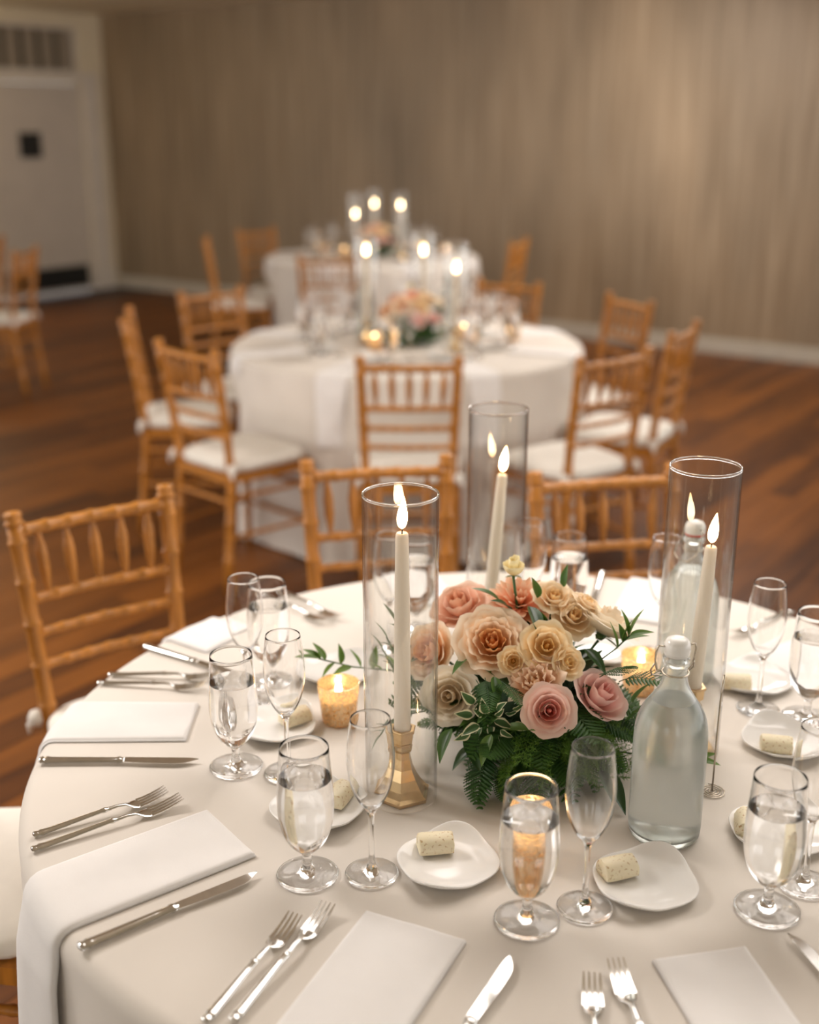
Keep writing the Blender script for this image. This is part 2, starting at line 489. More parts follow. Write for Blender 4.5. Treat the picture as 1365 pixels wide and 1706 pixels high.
# chairs: middle of the top of the back, point it faces, label, group
GN, GM, GF = 'chairs at the foreground table', 'chairs at the middle table', 'chairs at the farthest table'
CHAIRS = [
    (-.672, 2.421, -.091, 1.606, 'gold bamboo-style chair at the left of the foreground table, backrest clear of everything', GN),
    (-.077, 2.745, .083, 1.75, 'gold chair behind the left tall candle, at the back of the foreground table', GN),
    (.450, 2.655, .66, 1.68, 'gold chair behind the middle tall candle, at the back right of the foreground table', GN),
    (-.965, 1.735, .19, 1.69, 'chair cut off at the lower left, white seat showing beside the foreground cloth', GN),
    (-.001, 4.030, MID.x, MID.y, 'gold chair facing away in front of the middle table, seat behind the foreground candles', GM),
    (-.800, 4.270, -.15, 4.95, 'gold chair with whole white cushion at the front left of the middle table', GM),
    (-1.185, 5.04, MID.x, 5.22, 'gold chair seen edge-on at the far left of the middle table', GM),
    (-.950, 5.78, -.25, 5.02, 'gold chair at the back left of the middle table, beyond the edge-on one', GM),
    (.715, 4.13, .12, 4.95, 'gold chair at the front right of the middle table, half behind the tall candle', GM),
    (1.074, 4.68, .25, 5.13, 'gold chair seen edge-on at the right of the middle table', GM),
    (1.002, 5.50, .15, 5.12, 'gold chair against the brown wall at the back right of the middle table', GM),
    (.50, 6.10, .12, 5.5, 'gold chair behind the glasses at the back of the middle table', GM),
    (-.49, 7.258, -.40, 8.6, 'gold chair facing away at the front of the farthest table', GF),
    (-1.40, 8.42, FAR.x, 8.55, 'gold chair edge-on at the left of the farthest table', GF),
    (-1.15, 9.20, -.5, 8.6, 'gold chair turned towards us at the back left of the farthest table', GF),
    (.74, 8.28, -.1, 8.62, 'dark gold chair at the right of the farthest table', GF),
    (-2.43, 7.72, -3.6, 7.85, 'gold chair at the left picture edge, red-brown back edge-on before the white door', None),
    (-2.93, 8.45, -3.9, 8.9, 'gold chair cut by the left picture edge, behind the edge-on one', None),
]
CH_FRONT = .415                          # from the top of the back to the front of the seat
RT = .762; ZT = .76; BEND = .022
def cloth_surface(seed, cen):
    seats = []
    for bx, by, tx, ty, lab, grp in CHAIRS:
        d = Vector((tx - bx, ty - by, 0)).normalized()
        o = Vector((bx, by, 0)) - cen
        if (o + d * .3).length < 1.1: seats.append((o, d))
    rng = random.Random(seed)
    waves = [(n, rng.uniform(.35, 1.0), rng.uniform(0, 2 * PI)) for n in (7, 11, 16, 23)]
    def fn(th, s, lift=0.0):
        """point of the draped cloth at angle th and cloth distance s from the middle"""
        r0 = RT - BEND
        if s <= r0:
            return (s * math.cos(th), s * math.sin(th), ZT + lift)
        if s <= r0 + BEND * PI / 2:
            a = (s - r0) / BEND
            r = r0 + (BEND + lift) * math.sin(a); z = ZT - BEND + (BEND + lift) * math.cos(a)
            return (r * math.cos(th), r * math.sin(th), z)
        d = s - r0 - BEND * PI / 2
        z = ZT - BEND - d
        k = min(1.0, d / .70)
        w = sum(a * math.sin(n * th + p) for n, a, p in waves) / 2.2
        r = RT + lift + .008 * min(1, lift * 1e4) * min(1, d / .05) + .055 * k + .042 * w * k ** .55
        if z < .006:
            r += (.006 - z) * 1.0; z = .004 + .003 * (1 + math.sin(19 * th))
        if z < .66:                          # the cloth is tucked behind the chair seats
            kz = min(1, (.66 - z) / .12)
            q = Vector((r * math.cos(th), r * math.sin(th), 0))
            for o, dv in seats:
                p = q - o
                x = p.dot(dv); y = abs(p.x * dv.y - p.y * dv.x)
                if x < CH_FRONT + .035 and y < .33:
                    q = q + dv * ((CH_FRONT + .035 - x) * kz * (1 if y < .245 else (.33 - y) / .085))
            return (q.x, q.y, max(z, .004))
        return (r * math.cos(th), r * math.sin(th), max(z, .004))
    return fn
def table_cloth(x, y, seed, label):
    fn = cloth_surface(seed, Vector((x, y, 0)))
    r0 = RT - BEND
    ss = [r0 * k / 10 for k in range(11)] + [r0 + BEND * PI / 2 * k / 5 for k in range(1, 6)]
    ss += [ss[-1] + (ZT - BEND + .03) * k / 38 for k in range(1, 39)]
    n = 240; v = []; f = []
    for s in ss[1:]:
        v += [fn(2 * PI * i / n, s) for i in range(n)]
    v.append((0, 0, ZT)); c = len(v) - 1
    for i in range(n):
        f.append((c, i, (i + 1) % n))
    for k in range(len(ss) - 2):
        for i in range(n):
            j = (i + 1) % n
            f.append((k * n + i, (k + 1) * n + i, (k + 1) * n + j, k * n + j))
    o = ob('tablecloth', G().add(v, f).mesh('tablecloth', M_cloth), None, (x, y, 0))
    tag(o, label, 'tablecloth')
    return fn
fnN = table_cloth(NEAR.x, NEAR.y, 3, 'ivory floor-length cloth over the round table in the foreground')
fnM = table_cloth(MID.x, MID.y, 5, 'ivory pleated cloth draped to the floor over the second, middle round table')
fnF = table_cloth(FAR.x, FAR.y, 9, 'ivory cloth over the farthest round table, before the brown wall')

def side(an, cen=None):
    """where on a table, as seen from the camera"""
    k = round(math.degrees(an) / 45) % 8
    return ('right', 'back right', 'back', 'back left', 'left', 'front left', 'front', 'front right')[k]
# ------------------------------------------------------------------ napkins, draped with the cloth surface below them
def napkin_mesh(cen, fn, p0, u, length, width, seed=0):
    """p0: middle of the inner end in table coordinates, u: outward direction"""
    rng = random.Random(seed)
    u = Vector(u).normalized(); w = Vector((-u.y, u.x, 0))
    ph = [rng.uniform(0, 6) for _ in range(4)]
    g = G()
    def surf(a, b, lift):
        q = p0 + u * (a * length) + w * ((b - .5) * width * (1 + .03 * math.sin(3 * a + ph[0])))
        s = math.hypot(q.x, q.y); th = math.atan2(q.y, q.x)
        return fn(th, s, lift)
    def puff(a, b):
        e = min(a, 1 - a) * length; e2 = min(b, 1 - b) * width
        k = min(1, min(e, e2) / .006)
        return .0022 + .0055 * math.sqrt(max(0, 1 - (1 - k) ** 2)) + .0018 * math.sin(5 * a + ph[1]) * math.sin(PI * b) * k + .001 * math.sin(9 * b + 3 * a + ph[2]) * k
    av = [0, .003, .008, .016] + [.02 + .96 * k / 62 for k in range(63)] + [.984, .992, .997, 1]
    bv = [0, .012, .03, .055, .1, .2, .35, .5, .65, .8, .9, .945, .97, .988, 1]
    na, nb = len(av), len(bv)
    v = [surf(a, b, puff(a, b)) for a in av for b in bv] + [surf(a, b, .0012) for a in av for b in bv]
    f = []; N = na * nb
    for i in range(na - 1):
        for j in range(nb - 1):
            k = i * nb + j
            f.append((k, k + nb, k + nb + 1, k + 1)); f.append((N + k, N + k + 1, N + k + nb + 1, N + k + nb))
    rim = [i * nb for i in range(na)] + [(na - 1) * nb + j for j in range(1, nb)] + [i * nb + nb - 1 for i in range(na - 2, -1, -1)] + [j for j in range(nb - 2, 0, -1)]
    for i in range(len(rim)):
        a, b = rim[i], rim[(i + 1) % len(rim)]
        f.append((a, b, b + N, a + N))
    return G().add(v, f)
def napkin(cen, fn, in_a, in_b, out_dir, length, label, group=None, seed=0):
    a, b = Vector((*in_a, 0)) - cen, Vector((*in_b, 0)) - cen
    p0 = (a + b) / 2; wd = (a - b).length
    me = napkin_mesh(cen, fn, p0, (*out_dir, 0), length, wd, seed).mesh('napkin', M_napk)
    o = ob('napkin', me, None, (cen.x, cen.y, 0))
    tag(o, label, 'napkin', group)
napkin(NEAR, fnN, (-.276, 1.464), (-.206, 1.352), (-.80, -.60), .50, 'folded white napkin at lower left between two forks and a knife, hanging over the edge', 'napkins on the foreground table', seed=1)
napkin(NEAR, fnN, (-.346, 1.784), (-.348, 1.660), (-1, .0), .30, 'folded white napkin at the left edge, between the level knife and two forks', 'napkins on the foreground table', seed=2)
napkin(NEAR, fnN, (-.300, 2.090), (-.362, 1.985), (-.82, .57), .30, 'folded white napkin behind the two tall glasses at the back left edge', 'napkins on the foreground table', seed=3)
napkin(NEAR, fnN, (-.048, 1.242), (.062, 1.176), (-.42, -.90), .46, 'folded white napkin at the front edge, left of the knife by the champagne glasses', 'napkins on the foreground table', seed=4)
napkin(NEAR, fnN, (.276, 1.150), (.392, 1.168), (.20, -.98), .44, 'folded white napkin at the bottom right, right of the two short cut-off forks', 'napkins on the foreground table', seed=5)
napkin(NEAR, fnN, (.50, 2.105), (.385, 2.15), (.36, .93), .28, 'folded white napkin at the back edge, behind the right hand candle', 'napkins on the foreground table', seed=6)
napkin(NEAR, fnN, (.665, 1.87), (.605, 1.97), (.85, .53), .30, 'folded white napkin at the right edge under the empty flute', 'napkins on the foreground table', seed=7)
napkin(NEAR, fnN, (-.02, 2.21), (.10, 2.21), (-.25, .97), .28, 'folded white napkin at the back edge, seen through the left hurricane glass', 'napkins on the foreground table', seed=8)
for k in range(8):
    an = R_(-90 - 25 + k * 45 + 3)
    e = Vector((math.cos(an), math.sin(an), 0)); w = Vector((-e.y, e.x, 0))
    for cen, fn, nm in ((MID, fnM, 'middle'), (FAR, fnF, 'farthest')):
        if nm == 'farthest' and k in (4, 5): continue
        a = cen + e * .47 + w * .065; b = cen + e * .47 - w * .065
        napkin(cen, fn, (a.x, a.y), (b.x, b.y), (e.x, e.y), .56 if nm == 'middle' and k in (0, 1) else .35,
               'blurred white napkin over the %s edge of the %s table' % (side(an), nm), 'napkins on the %s table' % nm, seed=20 + k)

# ------------------------------------------------------------------ chiavari chairs
def bamboo(g, pts, r, rings, n=10, end_r=None):
    """turned rod with bamboo nodes"""
    P = [Vector(p) for p in pts]
    L = [0]
    for a, b in zip(P, P[1:]): L.append(L[-1] + (b - a).length)
    tot = L[-1]
    def at(s):
        for i in range(len(P) - 1):
            if s <= L[i + 1] or i == len(P) - 2:
                return P[i].lerp(P[i + 1], (s - L[i]) / (L[i + 1] - L[i]))
    ss = {0.0, tot}
    for l in L: ss.add(l)
    for q in rings:
        for d in (-.012, -.005, -.002, .002, .005, .012): ss.add(min(tot, max(0, q * tot + d)))
    ss = sorted(ss); out = []; rad = []
    for s in ss:
        k = 1.0
        for q in rings:
            d = abs(s - q * tot)
            if d < .0025: k = max(k, 1.20)
            elif d < .0055: k = max(k, 1.12)
        rr = r if end_r is None else r + (end_r - r) * s / tot
        out.append(at(s)); rad.append(rr * k)
    g.tube(out, rad, n)
def make_chair():
    t = empty('chiavari_chair')
    tx, sx = .167, .152                     # half spacing of the posts at the top and at the seat
    yt, ys, yf = -.245, -.19, -.235
    for s in (-1, 1):
        g = G()
        pts = [(s * .160, yf, 0), (s * sx, ys, .40), (s * sx, ys, .47), (s * (sx + .006), ys - .015, .62), (s * tx, yt, .895)]
        bamboo(g, pts, .0155, [.14, .30, .44, .56, .66, .76, .86, .955], 12, .0165)
        d = Vector((s * .015, -.055, .42)).normalized()
        g.lathe([(.0, -.004), (.019, -.002), (.021, .004), (.016, .008), (.0175, .014), (.0185, .022), (.015, .026), (0, .027)], 12, aim((s * tx, yt, .893), d))
        ob('back_post', g.mesh('back_post', M_gold), t)
    def yb(z): return ys - .015 * min(1, (z - .47) / .15) - .040 * max(0, (z - .62) / .275)
    def xb(z): return sx + .006 + (tx - sx - .006) * (z - .62) / .275
    for z, r in ((.878, .0125), (.733, .0105), (.66, .0095), (.59, .0095)):
        g = G(); x = xb(z)
        bamboo(g, [(-x, yb(z), z), (0, yb(z) - .012, z), (x, yb(z), z)], r, [.06, .2, .35, .5, .65, .8, .94])
        ob('back_rail', g.mesh('back_rail', M_gold), t)
    for i in range(5):
        u = -1 + 2 * (i + .75) / 5.5
        x0, x1 = u * (xb(.733) - .004), u * xb(.878)
        y0, y1 = yb(.733) - .012 * (1 - abs(u)), yb(.878) - .012 * (1 - abs(u))
        a, b = Vector((x0, y0, .733)), Vector((x1, y1, .878))
        rr = [.0052, .0056, .0078, .0098, .0118, .0112, .0125, .0108, .0082, .0060, .0054]
        g = G(); g.tube([a.lerp(b, k / 10) for k in range(11)], rr, 9)
        ob('spindle', g.mesh('spindle', M_gold), t)
    for s in (-1, 1):
        g = G(); bamboo(g, [(s * .195, .158, 0), (s * .187, .150, .43)], .0125, [.18, .34, .5, .66, .82, .95], 10, .0165)
        ob('front_leg', g.mesh('front_leg', M_gold), t)
    g = G()
    def slab(x0, y0, x1, y1):
        d = Vector((x1 - x0, y1 - y0, 0)); L = d.length; d.normalize()
        M = Matrix(((d.x, -d.y, 0, x0), (d.y, d.x, 0, y0), (0, 0, 1, 0), (0, 0, 0, 1)))
        g.box(0, L, -.014, .014, .418, .450, M)
    slab(-sx, ys, sx, ys); slab(-.187, .150, .187, .150); slab(-sx, ys, -.187, .150); slab(sx, ys, .187, .150)
    v = [(-sx, ys, .435), (sx, ys, .435), (.187, .150, .435), (-.187, .150, .435)]
    g.add(v + [(x, y, .447) for x, y, z in v], [(3, 2, 1, 0), (4, 5, 6, 7)])
    ob('seat_frame', g.mesh('seat_frame', M_gold, False), t)
    def rod(p, q, r=.0085):
        g = G(); bamboo(g, [p, q], r, [.12, .3, .5, .7, .88], 8)
        ob('stretcher', g.mesh('stretcher', M_gold), t)
    for z in (.36, .21):
        k = z / .43
        for s in (-1, 1):
            yb_ = yf + (ys - yf) * min(1, z / .40)
            rod((s * (.160 - .008 * k), yb_, z), (s * (.195 - .008 * k), .158 - .008 * k, z))
    rod((-.189, .152, .34), (.189, .152, .34)); rod((-.192, .154, .20), (.192, .154, .20))
    rod((-.153, -.20, .345), (.153, -.20, .345))
    # cushion: puffed pad, a little wider than the frame
    def pad(i, j):
        return None
    n = 48; v = []; f = []
    rings = [(.0, .452), (.97, .452), (1.03, .458), (1.06, .470), (1.05, .483), (.99, .494), (.85, .501), (.6, .505), (.3, .507), (0, .508)]
    def outline(a):
        c, s_ = math.cos(a), math.sin(a)
        k = (abs(c) ** 5 + abs(s_) ** 5) ** (-.2)
        y = .178 * k * s_; x = k * c * (.178 + .016 * k * s_)
        return x, y
    idx = []
    for k, z in rings:
        if k == 0: idx.append([len(v)] * n); v.append((0, -.018, z)); continue
        idx.append(list(range(len(v), len(v) + n)))
        for i in range(n):
            x, y = outline(2 * PI * i / n); v.append((x * k, -.018 + y * k, z))
    for a, b in zip(idx, idx[1:]):
        for i in range(n):
            j = (i + 1) % n; q = []
            for w in (a[i], a[j], b[j], b[i]):
                if w not in q: q.append(w)
            f.append(tuple(q))
    ob('cushion', G().add(v, f).mesh('cushion', M_cush), t)
    for s in (-1, 1):
        g = G(); x = s * (sx + .012)
        g.lathe([(0, -.02), (.012, -.016), (.019, 0), (.013, .014), (0, .02)], 10, Matrix.Translation((x + s * .012, ys - .012, .475)))
        g.tube([(x + s * .015, ys - .015, .47), (x + s * .024, ys - .022, .458), (x + s * .026, ys - .022, .438)], [.006, .008, .004], 6)
        ob('cushion_tie', g.mesh('cushion_tie', M_cush), t)
    return t
chair0 = make_chair(); chairs = []
def chair(bx, by, tx, ty, label, group=None, back=.245, scale=None):
    """bx,by: middle of the top of the back; it faces tx,ty"""
    d = Vector((tx - bx, ty - by, 0)).normalized()
    place(chair0, chairs, (bx + d.x * back, by + d.y * back, 0), math.atan2(-d.x, d.y), label, group, 'chair')
for c in CHAIRS: chair(*c)

# ------------------------------------------------------------------ glassware
def inner(outer, th): return [(max(r - th, 0), z) for r, z in reversed(outer)]
def make_goblet():
    t = empty('water_goblet')
    foot = [(0, 0), (.030, 0), (.0375, .0004), (.0395, .0016), (.0395, .0028), (.037, .0038), (.022, .006), (.011, .0092), (.0068, .014), (.0056, .021), (.0056, .028)]
    bowl = spline([(.0056, .028), (.0075, .0345), (.0150, .0415), (.0240, .0520), (.0310, .0680), (.0348, .0870), (.0358, .105), (.0350, .130), (.0330, .155), (.0309, .1835)], 4)
    inn = spline([(.0299, .1835), (.0320, .155), (.0340, .130), (.0348, .105), (.0338, .0878), (.0300, .0697), (.0229, .0548), (.0137, .0455), (0, .0410)], 4)
    g = G(); g.lathe(foot + bowl[1:] + [(.0306, .1842), (.0302, .1842)] + inn, 40)
    ob('bowl_and_stem', g.mesh('goblet', M_glass, True, 60), t)
    lvl = .142
    wi = [(r + .0004 if r > 0 else 0, z - .0004) for r, z in reversed(inn) if z <= lvl]
    rl = wi[-1][0]
    g = G(); g.lathe(wi + [(rl - .0004, lvl), (rl - .0012, lvl - .0006), (0, lvl - .0006)], 40)
    ob('water', g.mesh('goblet_water', M_water, True, 60), t)
    return t
def make_flute():
    t = empty('champagne_flute')
    foot = [(0, 0), (.026, 0), (.0325, .0004), (.0342, .0015), (.0342, .0026), (.032, .0036), (.018, .006), (.0085, .0095), (.0048, .016), (.0036, .030), (.0034, .060), (.0038, .082)]
    bowl = spline([(.0038, .082), (.0052, .0915), (.0115, .101), (.0190, .1130), (.0255, .130), (.0292, .150), (.0302, .166), (.0292, .186), (.0272, .205), (.0250, .2215)], 4)
    inn = spline([(.0241, .2215), (.0263, .205), (.0283, .186), (.0293, .166), (.0283, .150), (.0245, .1309), (.0178, .1146), (.0098, .1035), (0, .0985)], 4)
    g = G(); g.lathe(foot + bowl[1:] + [(.0247, .2222), (.0244, .2222)] + inn, 40)
    ob('bowl_and_stem', g.mesh('flute', M_glass, True, 60), t)
    return t
gob0, flu0 = make_goblet(), make_flute(); gobs, flus = [], []
ZI = ZT + .0006
for x, y, l in (
    (.141, 1.222, 'water goblet at front centre glowing orange with a candle behind it'),
    (-.130, 1.314, 'water goblet at lower left, in front of the plate nearest the left candle'),
    (-.258, 1.584, 'water goblet farthest left, above the tip of the level knife'),
    (-.238, 1.868, 'water goblet behind the tall flute at the back left'),
    (.436, 1.243, 'water goblet at lower right with the knife tip below its foot'),
    (.640, 1.738, 'water goblet cut by the right picture edge, refracting a dark streak'),
    (.299, 2.104, 'water goblet at the back with a clear waterline, above the cream roses'),
    (.012, 2.088, 'water goblet at the back seen through the left hurricane glass')):
    place(gob0, gobs, (x, y, ZI), random.uniform(0, 6), l, 'water goblets on the foreground table', 'glass')
for x, y, l in (
    (.214, 1.246, 'empty champagne flute at front centre, before the green fern'),
    (-.048, 1.316, 'empty champagne flute standing in front of the left gold candlestick'),
    (-.180, 1.566, 'empty champagne flute on the left, beside the buttered plate and votive'),
    (-.266, 1.790, 'tallest looking empty flute at back left against the dark floor'),
    (.498, 1.294, 'empty champagne flute cut by the right picture edge, behind the lower right goblet'),
    (.570, 1.768, 'empty champagne flute at right, standing alone against the brown floor'),
    (.452, 1.985, 'empty champagne flute behind the left side of the right hurricane glass'),
    (.222, 2.072, 'empty champagne flute at the back, just right of the middle tall candle'),
    (-.036, 2.000, 'empty champagne flute behind the left hurricane glass, above the leaves')):
    place(flu0, flus, (x, y, ZI), random.uniform(0, 6), l, 'champagne flutes on the foreground table', 'glass')
for cen, nm, ks in ((MID, 'middle', range(8)), (FAR, 'farthest', range(8))):
    for k in ks:
        an = R_(-90 - 8 + k * 45)
        for r, da, pr, us, kind in ((.45, 0, gob0, gobs, 'water goblet'), (.40, .17, flu0, flus, 'champagne flute')):
            place(pr, us, (cen.x + r * math.cos(an + da), cen.y + r * math.sin(an + da), ZI), 0,
                  'blurred %s at the %s of the %s table' % (kind, side(an), nm), '%ss on the %s table' % (kind, nm), 'glass')

# ------------------------------------------------------------------ hurricane glasses, candlesticks, tapers
g = G(); g.lathe([(.0492, .447), (.0492, .003), (.0490, .0), (.0510, .0), (.0512, .003), (.0512, .447)], 64); g.mi = 1
g.lathe([(.0492, .447), (.0512, .447), (.0515, .4480), (.0516, .4495), (.0512, .4508), (.0502, .4513), (.0492, .4508), (.0488, .4495), (.0489, .4480), (.0492, .447)], 64)
vase_me = g.mesh('hurricane_glass', [M_vase, M_glass], True, 50)
g = G()
hexp = [(0, 0), (.0405, 0), (.0415, .003), (.0415, .0055), (.0385, .008), (.0365, .0095), (.030, .018), (.0225, .030), (.0160, .045), (.0125, .060), (.0112, .070), (.0150, .0735), (.0158, .0765), (.0118, .080), (.0122, .083), (.0165, .0865), (.0175, .1015), (.0200, .1025), (.0205, .1055), (.0190, .1065), (.0148, .1065), (.0144, .097), (0, .097)]
g.lathe(hexp, 6, None, PI / 6)
stick_me = g.mesh('candlestick', M_brass, False)
def flame_mesh(h, r, bend=0.0):
    g = G(); n = 12; rows = 14
    def fn(u, w):
        rr = r * (math.sin(PI * min(1, u * 1.0) ** .62) ** .9 if 0 < u < 1 else 0)
        a = 2 * PI * w
        return (rr * math.cos(a) + bend * u * u, rr * math.sin(a), h * u, u)
    g.grid(fn, rows, n, True)
    return g.mesh('flame', M_flame, True, None, True)
flame_me = flame_mesh(.046, .0072, .003); flame_small = flame_mesh(.026, .0055)
taper_cache = {}
def taper(x, y, length, label, group=None, tilt=0.0):
    t = empty('taper_candle', (x, y, ZI + .0975), 0, label, 'candle', group)
    t.rotation_euler = (0, tilt, 0)
    k = round(length, 3)
    if k not in taper_cache:
        g = G(); L = length
        g.lathe([(0, 0), (.0112, 0), (.0117, .006), (.0116, L * .3), (.0104, L * .7), (.0088, L - .006), (.0085, L - .002), (.0070, L), (.004, L - .0015), (0, L - .002)], 20)
        taper_cache[k] = g.mesh('candle_body', M_wax, True, 50)
    ob('candle_body', taper_cache[k], t)
    g = G(); g.tube([(0, 0, length - .002), (.0003, 0, length + .005), (.0012, 0, length + .010)], .0009, 6)
    ob('wick', g.mesh('wick', M_wick), t)
    ob('flame', flame_me, t, (.0, 0, length + .005), random.uniform(-.5, .5))
def candle_set(x, y, length, words, group=None, tilt=0.0, dx=0.0):
    o = ob('hurricane_glass', vase_me, None, (x, y, ZI)); tag(o, words[0], 'hurricane glass', 'hurricane glasses on the ' + (group or 'foreground table'))
    o = ob('candlestick', stick_me, None, (x + dx, y, ZI), random.uniform(0, 1)); tag(o, words[1], 'candlestick', 'candlesticks on the ' + (group or 'foreground table'))
    taper(x + dx, y, length, words[2], 'taper candles on the ' + (group or 'foreground table'), tilt)
candle_set(-.012, 1.508, .298, ('tall clear cylinder around the left foreground candle, nearest the camera', 'gold faceted candlestick in plain view inside the left cylinder', 'lit ivory taper in the left foreground cylinder'), dx=.002)
candle_set(.152, 2.000, .236, ('tall clear cylinder at the back of the foreground table, behind the flowers', 'gold candlestick hidden behind the flowers, holding the leaning candle', 'lit ivory taper leaning right, behind the flowers'), tilt=.068, dx=-.007)
candle_set(.421, 1.640, .232, ('tall clear cylinder on the right, behind the swing-top water bottle', 'gold candlestick peeping out behind the shoulder of the water bottle', 'lit ivory taper in the right cylinder, against a frosted bottle'), tilt=.042, dx=.007)
for nm, pts in (('middle table', ((-.185, 5.20, 1.153, 'left'), (.062, 5.42, 1.131, 'middle'), (.19, 4.95, 1.108, 'right'))),
                ('farthest table', ((-.374, 8.5, 1.07, 'left'), (-.257, 9.02, 1.106, 'middle'), (-.062, 8.52, 1.127, 'right')))):
    for x, y, zf, w in pts:
        candle_set(x, y, zf - .76 - .118, ('blurred clear cylinder around the %s candle of the %s' % (w, nm), 'blurred gold candlestick under the %s candle of the %s' % (w, nm), 'blurred lit taper, %s one of three on the %s' % (w, nm)), nm)

# ------------------------------------------------------------------ votives
def make_votive():
    t = empty('votive_candle')
    g = G(); g.lathe([(0, 0), (.023, 0), (.0262, .002), (.0272, .006), (.0335, .066), (.0338, .068), (.0325, .0685), (.0315, .066), (.0255, .010), (.020, .007), (0, .007)], 36)
    ob('glass_cup', g.mesh('votive_cup', M_mercury, True, 45), t)
    g = G(); g.lathe([(0, .0075), (.0185, .0075), (.0200, .0090), (.0258, .044), (.0250, .0455), (0, .0445)], 24)
    ob('tealight_wax', g.mesh('votive_wax', M_wax, True, 45), t)
    g = G(); g.tube([(0, 0, .044), (.0005, 0, .051)], .0008, 6)
    ob('wick', g.mesh('votive_wick', M_wick), t)
    ob('flame', flame_small, t, (0, 0, .048))
    return t
vot0 = make_votive(); vots = []
place(vot0, vots, (-.113, 1.729, ZI), .3, 'gold speckled glass votive left of the tall foreground candle', 'votives on the foreground table', 'votive candle')
place(vot0, vots, (.388, 1.835, ZI), 1.3, 'lit gold votive half hidden behind the pink rose and the water bottle', 'votives on the foreground table', 'votive candle')
place(vot0, vots, (.158, 1.362, ZI), 2.0, 'gold votive behind the front goblet, its glow seen through the water', 'votives on the foreground table', 'votive candle')
for x, y, w in ((-.146, 5.0, 'brightest glowing votive, front left'), (-.112, 5.075, 'dim amber votive beside the brightest one'), (.24, 5.25, 'bright votive right of the tapers'), (.455, 5.26, 'amber votive farthest right')):
    place(vot0, vots, (x, y, ZI), 0, w + ' on the middle table', 'votives on the middle table', 'votive candle')
for x, y, w in ((-.64, 8.9, 'farthest left'), (-.46, 8.62, 'left of the tapers'), (.08, 8.9, 'just right of the tapers'), (.26, 8.75, 'farthest right')):
    place(vot0, vots, (x, y, ZI), 0, 'blurred amber votive %s on the farthest table' % w, 'votives on the farthest table', 'votive candle')

# ------------------------------------------------------------------ swing-top water bottles
def make_bottle(gasket):
    t = empty('water_bottle')
    out = spline([(.0482, .016), (.0484, .08), (.0484, .135), (.0474, .158), (.0436, .176), (.0370, .190), (.0290, .202), (.0220, .213), (.0175, .224), (.0154, .236), (.0150, .2490)], 4)
    lip = [(.0172, .2505), (.0176, .2600), (.0160, .2625), (.0112, .2625), (.0110, .2500)]
    inn = [(r - .0028, z) for r, z in reversed(out)]
    g = G(); g.lathe([(0, .0035), (.030, .0028), (.040, 0), (.0445, .0012), (.0474, .0060)] + out + lip + inn + [(.043, .010), (.030, .0065), (0, .0072)], 44)
    ob('bottle_glass', g.mesh('bottle_glass', M_bottle, True, 60), t)
    wi = [(r + .0004, z) for r, z in reversed(inn) if z <= .2]
    g = G(); g.lathe([(0, .0068), (.030, .0061), (.0434, .0096)] + wi + [(wi[-1][0] - .0006, .2004), (0, .2002)], 44)
    ob('water', g.mesh('bottle_water', M_water, True, 60), t)
    g = G(); g.lathe([(0, .254), (.0098, .254), (.0100, .2655), (.0165, .2665), (.0172, .270), (.0165, .279), (.0135, .2845), (.008, .287), (0, .2875)], 28)
    ob('stopper', g.mesh('stopper', M_porc, True, 45), t)
    g = G(); g.lathe([(.0100, .2612), (.0150, .2614), (.0158, .2640), (.0150, .2664), (.0100, .2666)], 24)
    ob('gasket', g.mesh('gasket', gasket), t)
    g = G()
    for s in (-1, 1):
        g.tube([(s * .0165, 0, .2755), (s * .0245, .001, .2765), (s * .0268, .003, .268), (s * .0262, .006, .252), (s * .0225, .007, .240), (s * .0175, .003, .2385)], .0013, 6)
        g.tube([(s * .0262, .006, .250), (s * .029, .012, .238), (s * .024, .022, .226), (s * .010, .0245, .222), (0, .025, .2215)], .0013, 6)
    a = [(.0172 * math.cos(2 * PI * i / 24), .0172 * math.sin(2 * PI * i / 24), .2385) for i in range(25)]
    g.tube(a, .0013, 6, False)
    g.tube([(-.0168, 0, .2755), (.0168, 0, .2755)], .0012, 6)
    ob('wire_bail', g.mesh('wire_bail', M_wire), t)
    return t
b = make_bottle(M_clearrub); b.location = (.344, 1.412, ZI); b.rotation_euler = (0, 0, .15)
tag(b, 'fogged swing-top bottle of water with white stopper in the right foreground', 'bottle')
b2 = make_bottle(M_red); b2.location = (.474, 1.885, ZI); b2.rotation_euler = (0, 0, 1.9)
tag(b2, 'frosted water bottle with red gasket seen through the right hurricane glass', 'bottle')
for cen, nm, pts in ((MID, 'middle', ((-.20, 5.415, 'back left'), (.17, 5.40, 'back right'))), (FAR, 'farthest', ((-.05, 8.95, 'back'),))):
    for x, y, w in pts:
        c = dup(b); c.location = (x, y, ZI)
        tag(c, 'blurred water bottle at the %s of the %s table' % (w, nm), None, 'bottles on the %s table' % nm)

